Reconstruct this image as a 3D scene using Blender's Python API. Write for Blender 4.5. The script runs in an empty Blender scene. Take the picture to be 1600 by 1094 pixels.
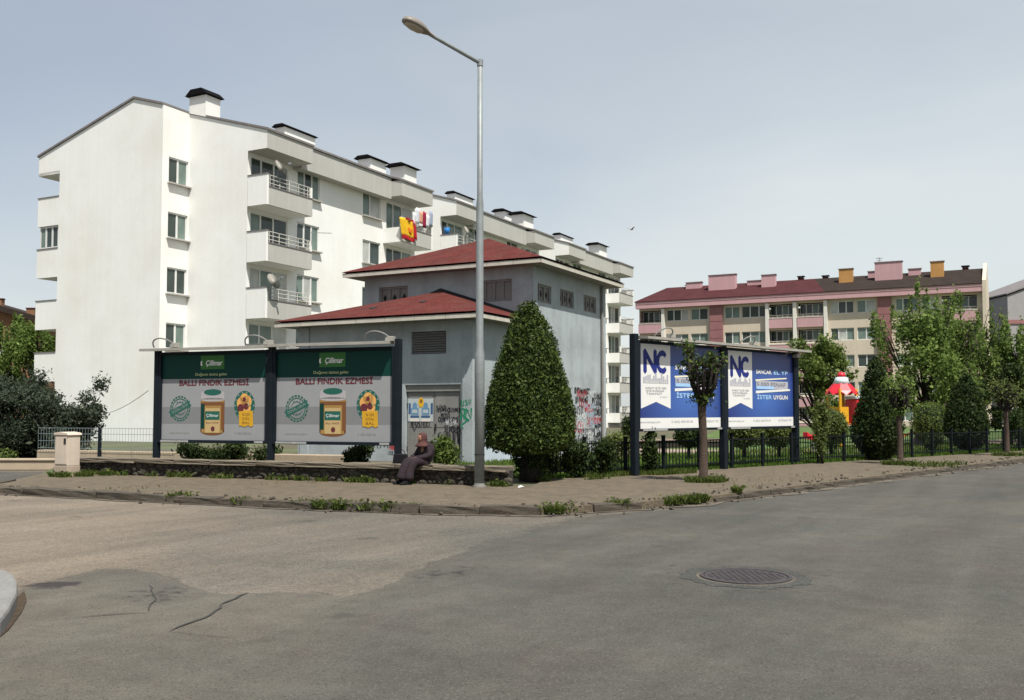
import bpy, bmesh, math, random
import numpy as np
from mathutils import Vector, Matrix, Euler
R = math.radians
rnd = random.Random(7)
nrg = np.random.default_rng(11)
sc = bpy.context.scene
C = sc.collection

# ---------------------------------------------------------------- camera
cam_d = bpy.data.cameras.new('camera')
cam = bpy.data.objects.new('camera', cam_d); C.objects.link(cam)
PITCH = math.atan(75 / 1500)
cam.location = (0, 0, 1.6)
cam.rotation_euler = (math.pi / 2 + PITCH, 0, 0)
cam_d.sensor_width = 36.0
cam_d.lens = 1500 / 1600 * 36
cam_d.shift_y = 21 / 1600
cam_d.clip_start = 0.1
cam_d.clip_end = 3000
sc.camera = cam

# ---------------------------------------------------------------- sky + sun
SUN_EL, SUN_AZ = 60.5, 296.0          # azimuth counter-clockwise from +X
sd = Vector((math.cos(R(SUN_EL)) * math.cos(R(SUN_AZ)), math.cos(R(SUN_EL)) * math.sin(R(SUN_AZ)), math.sin(R(SUN_EL))))
w = bpy.data.worlds.new('World'); sc.world = w; w.use_nodes = True
nt = w.node_tree; nt.nodes.clear()
out = nt.nodes.new('ShaderNodeOutputWorld'); bg = nt.nodes.new('ShaderNodeBackground')
sky = nt.nodes.new('ShaderNodeTexSky'); sky.sky_type = 'NISHITA'; sky.sun_disc = False
sky.sun_elevation = R(SUN_EL); sky.sun_rotation = math.atan2(sd.x, sd.y)
sky.air_density = 1.0; sky.dust_density = 2.5; sky.ozone_density = 1.2; sky.altitude = 30
bg.inputs['Strength'].default_value = 0.10
tc = nt.nodes.new('ShaderNodeTexCoord'); mp = nt.nodes.new('ShaderNodeMapping')
mp.inputs['Scale'].default_value = (1.0, 1.0, 3.2)
mp.inputs['Rotation'].default_value = (0.15, 0.1, 0.5)
n1 = nt.nodes.new('ShaderNodeTexNoise'); n1.inputs['Scale'].default_value = 2.1; n1.inputs['Detail'].default_value = 5; n1.inputs['Roughness'].default_value = 0.48; n1.inputs['Distortion'].default_value = 0.5
cr = nt.nodes.new('ShaderNodeValToRGB')
cr.color_ramp.elements[0].position = 0.30; cr.color_ramp.elements[0].color = (0.64, 0.64, 0.64, 1)
cr.color_ramp.elements[1].position = 0.75; cr.color_ramp.elements[1].color = (0.94, 0.94, 0.94, 1)
mx = nt.nodes.new('ShaderNodeMixRGB')
# thin high cloud: whiter towards the horizon, greyer blue overhead
sx = nt.nodes.new('ShaderNodeSeparateXYZ'); hz = nt.nodes.new('ShaderNodeValToRGB'); hz.color_ramp.interpolation = 'EASE'
hz.color_ramp.elements[0].position = 0.02; hz.color_ramp.elements[0].color = (5.95, 6.3, 6.22, 1)
hz.color_ramp.elements[1].position = 0.42; hz.color_ramp.elements[1].color = (3.65, 4.08, 4.62, 1)
nb_ = nt.nodes.new('ShaderNodeTexNoise'); nb_.inputs['Scale'].default_value = 1.1; nb_.inputs['Detail'].default_value = 3
ad_ = nt.nodes.new('ShaderNodeMath'); ad_.operation = 'MULTIPLY_ADD'; ad_.inputs[1].default_value = -0.42; ad_.inputs[2].default_value = 0.21
a2_ = nt.nodes.new('ShaderNodeMath'); a2_.operation = 'ADD'
L = nt.links.new
L(tc.outputs['Generated'], mp.inputs['Vector']); L(mp.outputs['Vector'], n1.inputs['Vector'])
L(n1.outputs['Fac'], cr.inputs['Fac']); L(cr.outputs['Color'], mx.inputs['Fac'])
L(tc.outputs['Generated'], sx.inputs[0]); L(tc.outputs['Generated'], nb_.inputs['Vector']); L(nb_.outputs['Fac'], ad_.inputs[0]); L(ad_.outputs[0], a2_.inputs[0]); a3_ = nt.nodes.new('ShaderNodeMath'); a3_.operation = 'MULTIPLY_ADD'; a3_.inputs[1].default_value = -0.16; L(sx.outputs['X'], a3_.inputs[0]); L(sx.outputs['Z'], a3_.inputs[2]); L(a3_.outputs[0], a2_.inputs[1]); L(a2_.outputs[0], hz.inputs['Fac']); L(hz.outputs[0], mx.inputs['Color2'])
L(sky.outputs['Color'], mx.inputs['Color1']); L(mx.outputs['Color'], bg.inputs['Color']); L(bg.outputs[0], out.inputs['Surface'])
sun_d = bpy.data.lights.new('sun', 'SUN'); sun = bpy.data.objects.new('sun', sun_d); C.objects.link(sun)
sun_d.energy = 5.0; sun_d.angle = R(0.55); sun_d.color = (1.0, 0.965, 0.895)
sun.rotation_euler = (-sd).to_track_quat('-Z', 'Y').to_euler(); sun.location = sd * 60
vs = sc.view_settings; vs.view_transform = 'Standard'; vs.look = 'None'; vs.gamma = 1; vs.exposure = 0.45; vs.use_curve_mapping = False

# ---------------------------------------------------------------- helpers
class MB:
    def __init__(self): self.v = []; self.f = []; self.m = []; self.mats = []
    def mi(self, mat):
        if mat is None: return 0
        if mat not in self.mats: self.mats.append(mat)
        return self.mats.index(mat)
    def add(self, vs, fs, mat=None):
        b = len(self.v); k = self.mi(mat)
        self.v += [tuple(x) for x in vs]; self.f += [tuple(b + i for i in q) for q in fs]; self.m += [k] * len(fs); return self
    def box(self, x0, x1, y0, y1, z0, z1, mat=None, M=None):
        vs = [Vector((x, y, z)) for z in (z0, z1) for y in (y0, y1) for x in (x0, x1)]
        if M is not None: vs = [M @ p for p in vs]
        return self.add(vs, [(0, 2, 3, 1), (4, 5, 7, 6), (0, 1, 5, 4), (2, 6, 7, 3), (0, 4, 6, 2), (1, 3, 7, 5)], mat)
    def prism(self, pts, h0, h1, axis='z', mat=None):
        """polygon pts (2D) extruded between h0 and h1 along axis"""
        def P(a, b, h): return {'z': (a, b, h), 'y': (a, h, b), 'x': (h, a, b)}[axis]
        n = len(pts); vs = [P(a, b, h0) for a, b in pts] + [P(a, b, h1) for a, b in pts]
        fs = [tuple(range(n))[::-1], tuple(range(n, 2 * n))] + [(i, (i + 1) % n, n + (i + 1) % n, n + i) for i in range(n)]
        return self.add(vs, fs, mat)
    def tube(self, path, r, n=8, mat=None, cap=True):
        path = [Vector(p) for p in path]; rs = r if isinstance(r, (list, tuple)) else [r] * len(path)
        vs = []; fs = []; ref = None
        for i, p in enumerate(path):
            d = (path[min(i + 1, len(path) - 1)] - path[max(i - 1, 0)]).normalized()
            if ref is None: ref = d.orthogonal().normalized()
            ref = (ref - d * ref.dot(d)); ref = ref.normalized() if ref.length > 1e-6 else d.orthogonal().normalized()
            s = d.cross(ref)
            for k in range(n):
                a = 2 * math.pi * k / n; vs.append(p + (ref * math.cos(a) + s * math.sin(a)) * rs[i])
        for i in range(len(path) - 1):
            for k in range(n): fs.append((i * n + k, i * n + (k + 1) % n, (i + 1) * n + (k + 1) % n, (i + 1) * n + k))
        if cap: fs += [tuple(range(n))[::-1], tuple(range((len(path) - 1) * n, len(path) * n))]
        return self.add(vs, fs, mat)
    def lathe(self, prof, n=16, c=(0, 0, 0), mat=None, M=None):
        vs = []; fs = []
        for r, z in prof:
            for k in range(n):
                a = 2 * math.pi * k / n; q = Vector((r * math.cos(a), r * math.sin(a), z))
                vs.append((M @ q if M is not None else q) + Vector(c))
        for i in range(len(prof) - 1):
            for k in range(n): fs.append((i * n + k, i * n + (k + 1) % n, (i + 1) * n + (k + 1) % n, (i + 1) * n + k))
        fs += [tuple(range(n))[::-1], tuple(range((len(prof) - 1) * n, len(prof) * n))]
        return self.add(vs, fs, mat)
    def mesh(self, name, smooth=False):
        me = bpy.data.meshes.new(name); me.from_pydata(self.v, [], self.f)
        for m in self.mats: me.materials.append(m)
        if len(self.mats) > 1: me.polygons.foreach_set('material_index', self.m)
        if smooth: me.polygons.foreach_set('use_smooth', [True] * len(me.polygons))
        me.update(); return me
    def build(self, name, mat=None, parent=None, smooth=False, bevel=0, **kw):
        if mat is not None and not self.mats: self.mats = [mat]
        return put(name, self.mesh(name, smooth), parent, bevel=bevel, **kw)

def put(name, me, parent=None, loc=None, rot=None, M=None, bevel=0, label=None, kind=None):
    o = bpy.data.objects.new(name, me); C.objects.link(o)
    if parent is not None: o.parent = parent
    if M is not None: o.matrix_local = M
    if loc is not None: o.location = loc
    if rot is not None: o.rotation_euler = rot
    if bevel:
        b = o.modifiers.new('bevel', 'BEVEL'); b.width = bevel; b.segments = 2; b.limit_method = 'ANGLE'
    if label: o['label'] = label
    if kind: o['kind'] = kind
    return o
def tag(o, label, cat, group=None, kind=None):
    o['label'] = label; o['category'] = cat
    if group: o['group'] = group
    if kind: o['kind'] = kind
    return o
def thing(name, label, cat, loc=(0, 0, 0), rz=0.0, group=None):
    o = bpy.data.objects.new(name, None); C.objects.link(o)
    o.location = loc; o.rotation_euler = (0, 0, rz); o.empty_display_size = 0.2
    return tag(o, label, cat, group)
def struct(o): o['kind'] = 'structure'; return o

# ---------------------------------------------------------------- materials
def _new(name):
    m = bpy.data.materials.new(name); m.use_nodes = True; t = m.node_tree
    return m, t, t.nodes['Principled BSDF']
def N(t, typ, **kw):
    n = t.nodes.new(typ)
    for k, v in kw.items():
        if k in n.inputs: n.inputs[k].default_value = v
        else: setattr(n, k, v)
    return n
def mat(name, col, rough=0.75, var=0.12, scale=3.0, fine=0.0, fscale=60.0, bump=0.0, bscale=40.0, metal=0.0, spec=0.35, streak=0.0, col2=None, c2scale=0.6, c2lo=0.45, c2hi=0.65, courses=0.0):
    """paint / plaster / concrete with cloudy variation, fine grain, optional rain streaks and a second worn colour"""
    m, t, p = _new(name); l = t.links.new
    p.inputs['Roughness'].default_value = rough; p.inputs['Metallic'].default_value = metal; p.inputs['Specular IOR Level'].default_value = spec
    tcn = N(t, 'ShaderNodeTexCoord'); vec = tcn.outputs['Object']
    cur = None
    base = N(t, 'ShaderNodeRGB'); base.outputs[0].default_value = (*col, 1); cur = base.outputs[0]
    if col2 is not None:
        n = N(t, 'ShaderNodeTexNoise', Scale=c2scale, Detail=6.0, Roughness=0.62); l(vec, n.inputs['Vector'])
        mr = N(t, 'ShaderNodeMapRange'); mr.inputs['From Min'].default_value = c2lo; mr.inputs['From Max'].default_value = c2hi; l(n.outputs['Fac'], mr.inputs['Value'])
        mm = N(t, 'ShaderNodeMixRGB'); mm.inputs['Color2'].default_value = (*col2, 1); l(mr.outputs[0], mm.inputs['Fac']); l(cur, mm.inputs['Color1']); cur = mm.outputs[0]
    def mulnoise(cur, sc_, amt, detail=4.0, v=vec):
        n = N(t, 'ShaderNodeTexNoise', Scale=sc_, Detail=detail, Roughness=0.6); l(v, n.inputs['Vector'])
        mr = N(t, 'ShaderNodeMapRange'); mr.inputs['From Min'].default_value = 0.25; mr.inputs['From Max'].default_value = 0.75
        mr.inputs['To Min'].default_value = 1 - amt; mr.inputs['To Max'].default_value = 1 + amt; l(n.outputs['Fac'], mr.inputs['Value'])
        mm = N(t, 'ShaderNodeMixRGB', blend_type='MULTIPLY'); mm.inputs['Fac'].default_value = 1; l(cur, mm.inputs['Color1']); l(mr.outputs[0], mm.inputs['Color2']); return mm.outputs[0]
    if var: cur = mulnoise(cur, scale, var)
    if fine: cur = mulnoise(cur, fscale, fine, 2.0)
    if streak:
        mpn = N(t, 'ShaderNodeMapping'); mpn.inputs['Scale'].default_value = (2.2, 2.2, 0.10); l(vec, mpn.inputs['Vector'])
        cur = mulnoise(cur, 1.6, streak, 5.0, mpn.outputs[0])
    hgt = None
    if courses:   # overlapping felt courses, a fixed rise apart
        sx = N(t, 'ShaderNodeSeparateXYZ'); l(vec, sx.inputs[0])
        nz = N(t, 'ShaderNodeTexNoise', Scale=1.5, Detail=2.0); l(vec, nz.inputs['Vector'])
        ma = N(t, 'ShaderNodeMath', operation='MULTIPLY_ADD'); ma.inputs[1].default_value = 0.02; l(nz.outputs['Fac'], ma.inputs[0]); l(sx.outputs['Z'], ma.inputs[2])
        md = N(t, 'ShaderNodeMath', operation='DIVIDE'); md.inputs[1].default_value = courses; l(ma.outputs[0], md.inputs[0])
        fr = N(t, 'ShaderNodeMath', operation='FRACT'); l(md.outputs[0], fr.inputs[0]); hgt = fr.outputs[0]
        mr = N(t, 'ShaderNodeMapRange'); mr.inputs['From Max'].default_value = 0.22; mr.inputs['To Min'].default_value = 0.62; mr.inputs['To Max'].default_value = 1.0; l(fr.outputs[0], mr.inputs['Value'])
        mm = N(t, 'ShaderNodeMixRGB', blend_type='MULTIPLY'); mm.inputs['Fac'].default_value = 1; l(cur, mm.inputs['Color1']); l(mr.outputs[0], mm.inputs['Color2']); cur = mm.outputs[0]
    l(cur, p.inputs['Base Color'])
    if bump:
        n = N(t, 'ShaderNodeTexNoise', Scale=bscale, Detail=4.0, Roughness=0.6); l(vec, n.inputs['Vector'])
        b = N(t, 'ShaderNodeBump', Strength=bump, Distance=0.02); l(n.outputs['Fac'], b.inputs['Height']); l(b.outputs[0], p.inputs['Normal'])
    return m
def leafmat(name, c0, c1, trans=0.35, rough=0.55):
    m, t, p = _new(name); l = t.links.new
    at = N(t, 'ShaderNodeAttribute', attribute_name='rnd')
    rp = N(t, 'ShaderNodeValToRGB'); rp.color_ramp.elements[0].color = (*c0, 1); rp.color_ramp.elements[1].color = (*c1, 1)
    l(at.outputs['Fac'], rp.inputs['Fac']); l(rp.outputs[0], p.inputs['Base Color'])
    p.inputs['Roughness'].default_value = rough; p.inputs['Specular IOR Level'].default_value = 0.12
    tr = N(t, 'ShaderNodeBsdfTranslucent'); l(rp.outputs[0], tr.inputs['Color'])
    ms = N(t, 'ShaderNodeMixShader'); ms.inputs[0].default_value = trans
    l(p.outputs[0], ms.inputs[1]); l(tr.outputs[0], ms.inputs[2]); l(ms.outputs[0], t.nodes['Material Output'].inputs['Surface'])
    return m
def glass(name, col, rough=0.06, spec=0.6):
    m, t, p = _new(name); l = t.links.new
    tcn = N(t, 'ShaderNodeTexCoord'); n = N(t, 'ShaderNodeTexNoise', Scale=1.3, Detail=1.0); l(tcn.outputs['Object'], n.inputs['Vector'])
    mr = N(t, 'ShaderNodeMapRange'); mr.inputs['To Min'].default_value = 0.6; mr.inputs['To Max'].default_value = 1.35; l(n.outputs['Fac'], mr.inputs['Value'])
    mm = N(t, 'ShaderNodeMixRGB', blend_type='MULTIPLY'); mm.inputs['Fac'].default_value = 1; mm.inputs['Color1'].default_value = (*col, 1); l(mr.outputs[0], mm.inputs['Color2'])
    l(mm.outputs[0], p.inputs['Base Color']); p.inputs['Roughness'].default_value = rough; p.inputs['Specular IOR Level'].default_value = spec
    return m
def asphalt(name, col, warm, scale=0.35, speck=0.35):
    m, t, p = _new(name); l = t.links.new
    tcn = N(t, 'ShaderNodeTexCoord'); vec = tcn.outputs['Object']
    n = N(t, 'ShaderNodeTexNoise', Scale=scale, Detail=6.0, Roughness=0.6, Distortion=0.6); l(vec, n.inputs['Vector'])
    mr = N(t, 'ShaderNodeMapRange'); mr.inputs['From Min'].default_value = 0.35; mr.inputs['From Max'].default_value = 0.68; l(n.outputs['Fac'], mr.inputs['Value'])
    mm = N(t, 'ShaderNodeMixRGB'); mm.inputs['Color1'].default_value = (*col, 1); mm.inputs['Color2'].default_value = (*warm, 1); l(mr.outputs[0], mm.inputs['Fac'])
    cur = mm.outputs[0]
    # long wear tracks
    mpn = N(t, 'ShaderNodeMapping'); mpn.inputs['Rotation'].default_value = (0, 0, R(-38)); mpn.inputs['Scale'].default_value = (0.12, 1.5, 1); l(vec, mpn.inputs['Vector'])
    for v_, s_, lo, hi, d_ in ((mpn.outputs[0], 0.8, 0.90, 1.10, 4.0), (vec, 5.0, 0.90, 1.10, 5.0), (vec, 42.0, 1 - speck * 0.55, 1 + speck * 0.55, 3.0), (vec, 150.0, 1 - speck, 1 + speck, 1.0)):
        k = N(t, 'ShaderNodeTexNoise', Scale=s_, Detail=d_, Roughness=0.6); l(v_, k.inputs['Vector'])
        r2 = N(t, 'ShaderNodeMapRange'); r2.inputs['From Min'].default_value = 0.28; r2.inputs['From Max'].default_value = 0.72; r2.inputs['To Min'].default_value = lo; r2.inputs['To Max'].default_value = hi
        l(k.outputs['Fac'], r2.inputs['Value'])
        q = N(t, 'ShaderNodeMixRGB', blend_type='MULTIPLY'); q.inputs['Fac'].default_value = 1; l(cur, q.inputs['Color1']); l(r2.outputs[0], q.inputs['Color2']); cur = q.outputs[0]
    # pale and dark aggregate chips
    vo = N(t, 'ShaderNodeTexVoronoi', Scale=120.0); l(vec, vo.inputs['Vector'])
    for lo, hi, colr, fac in ((0.86, 0.90, (0.20, 0.185, 0.165, 1), 0.45), (0.12, 0.08, (0.02, 0.02, 0.02, 1), 0.4)):
        sx = N(t, 'ShaderNodeSeparateColor'); l(vo.outputs['Color'], sx.inputs[0])
        r3 = N(t, 'ShaderNodeMapRange'); r3.inputs['From Min'].default_value = lo; r3.inputs['From Max'].default_value = hi; r3.inputs['To Max'].default_value = fac; l(sx.outputs[0], r3.inputs['Value'])
        q = N(t, 'ShaderNodeMixRGB'); q.inputs['Color2'].default_value = colr; l(r3.outputs[0], q.inputs['Fac']); l(cur, q.inputs['Color1']); cur = q.outputs[0]
    l(cur, p.inputs['Base Color']); p.inputs['Roughness'].default_value = 0.88; p.inputs['Specular IOR Level'].default_value = 0.25
    nb = N(t, 'ShaderNodeTexNoise', Scale=70.0, Detail=3.0); l(vec, nb.inputs['Vector'])
    b = N(t, 'ShaderNodeBump', Strength=0.5, Distance=0.012); l(nb.outputs['Fac'], b.inputs['Height']); l(b.outputs[0], p.inputs['Normal'])
    return m

def roadmat():
    """chip-sealed old road and newer grey asphalt in one surface; 'wear' tells which, 'tan' where sand and dust have settled, 'oil' where it is stained"""
    m, t, p = _new('road_surface'); l = t.links.new
    tcn = N(t, 'ShaderNodeTexCoord'); vec = tcn.outputs['Object']
    def attr(n): return N(t, 'ShaderNodeAttribute', attribute_name=n).outputs['Fac']
    def noise(sc_, det=4.0, v=vec, dist=0.0, rg=0.6): k = N(t, 'ShaderNodeTexNoise', Scale=sc_, Detail=det, Roughness=rg, Distortion=dist); l(v, k.inputs['Vector']); return k.outputs['Fac']
    def rng(v, a, b, c, d, smooth=False):
        r = N(t, 'ShaderNodeMapRange'); r.inputs['From Min'].default_value = a; r.inputs['From Max'].default_value = b; r.inputs['To Min'].default_value = c; r.inputs['To Max'].default_value = d
        if smooth: r.interpolation_type = 'SMOOTHSTEP'
        l(v, r.inputs['Value']); return r.outputs[0]
    def add(a, b): q = N(t, 'ShaderNodeMath', operation='ADD'); l(a, q.inputs[0]); l(b, q.inputs[1]); return q.outputs[0]
    def mix(fac, a, b, mode='MIX'):
        q = N(t, 'ShaderNodeMixRGB', blend_type=mode)
        for s_, v in (('Fac', fac), ('Color1', a), ('Color2', b)):
            if isinstance(v, (int, float)): q.inputs[s_].default_value = v
            elif isinstance(v, tuple): q.inputs[s_].default_value = (*v, 1)
            else: l(v, q.inputs[s_])
        return q.outputs[0]
    def rot(a, sx_, sy_):
        q = N(t, 'ShaderNodeMapping', vector_type='TEXTURE'); q.inputs['Rotation'].default_value = (0, 0, R(a)); q.inputs['Scale'].default_value = (1 / sx_, 1 / sy_, 1); l(vec, q.inputs['Vector']); return q.outputs[0]
    tan = add(attr('tan'), rng(noise(0.45, 6, dist=.5), .3, .7, -.34, .34))
    old = mix(rng(tan, 0, 1, 0, 1), (0.094, 0.087, 0.074), (0.166, 0.136, 0.104))
    for s_, a, d in ((7.0, .12, 5), (20.0, .24, 3), (48.0, .30, 2), (120.0, .25, 1)): old = mix(1.0, old, rng(noise(s_, d), .28, .72, 1 - a, 1 + a), 'MULTIPLY')
    new = mix(rng(tan, 0, 1, 0, 1), (0.0665, 0.0655, 0.0575), (0.108, 0.095, 0.076))
    new = mix(rng(noise(1.3, 5, dist=.8), .52, .75, 0, .55), new, (0.074, 0.058, 0.050))
    for s_, a, d in ((4.0, .12, 5), (60.0, .20, 3), (150.0, .30, 1)): new = mix(1.0, new, rng(noise(s_, d), .28, .72, 1 - a, 1 + a), 'MULTIPLY')
    f = rng(add(attr('wear'), rng(noise(2.6, 6, rg=.7), .25, .75, -1.2, 1.2)), -1, 1, 0, 1, True)
    cur = mix(f, old, new)
    sm = N(t, 'ShaderNodeMath', operation='PINGPONG'); sm.inputs[1].default_value = .5; l(f, sm.inputs[0]); cur = mix(rng(sm.outputs[0], .22, .5, 0, .42, True), cur, (0.040, 0.039, 0.036))
    for an, sx_, sy_, a in ((62, .10, 1.3, .15), (43, .07, .9, .12), (-22, .10, 1.0, .08)): cur = mix(1.0, cur, rng(noise(1.0, 5, rot(an, sx_, sy_), .3), .3, .7, 1 - a, 1 + a), 'MULTIPLY')
    vo = N(t, 'ShaderNodeTexVoronoi', Scale=85.0); l(vec, vo.inputs['Vector']); sp = N(t, 'ShaderNodeSeparateColor'); l(vo.outputs['Color'], sp.inputs[0])
    cur = mix(rng(sp.outputs[0], .89, .92, 0, .22), cur, (0.20, 0.185, 0.16)); cur = mix(rng(sp.outputs[1], .10, .07, 0, .45), cur, (0.022, 0.021, 0.02))
    # old patches and drip stains of their own shape
    st = N(t, 'ShaderNodeTexVoronoi', Scale=0.55, Randomness=1.0); l(rot(20, 1, 1.4), st.inputs['Vector'])
    dsum = add(st.outputs['Distance'], rng(noise(5.0, 4), .3, .7, -.05, .05)); cur = mix(rng(dsum, .05, .11, .45, 0, True), cur, (0.038, 0.036, 0.033))
    cur = mix(rng(add(attr('oil'), rng(noise(7.0, 5), .3, .7, -.45, .45)), .3, .8, 0, .85, True), cur, (0.030, 0.025, 0.026))
    l(cur, p.inputs['Base Color']); p.inputs['Roughness'].default_value = .9; p.inputs['Specular IOR Level'].default_value = .2
    b = N(t, 'ShaderNodeBump', Strength=.55, Distance=.014); l(noise(48.0, 4), b.inputs['Height']); l(b.outputs[0], p.inputs['Normal'])
    return m
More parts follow.
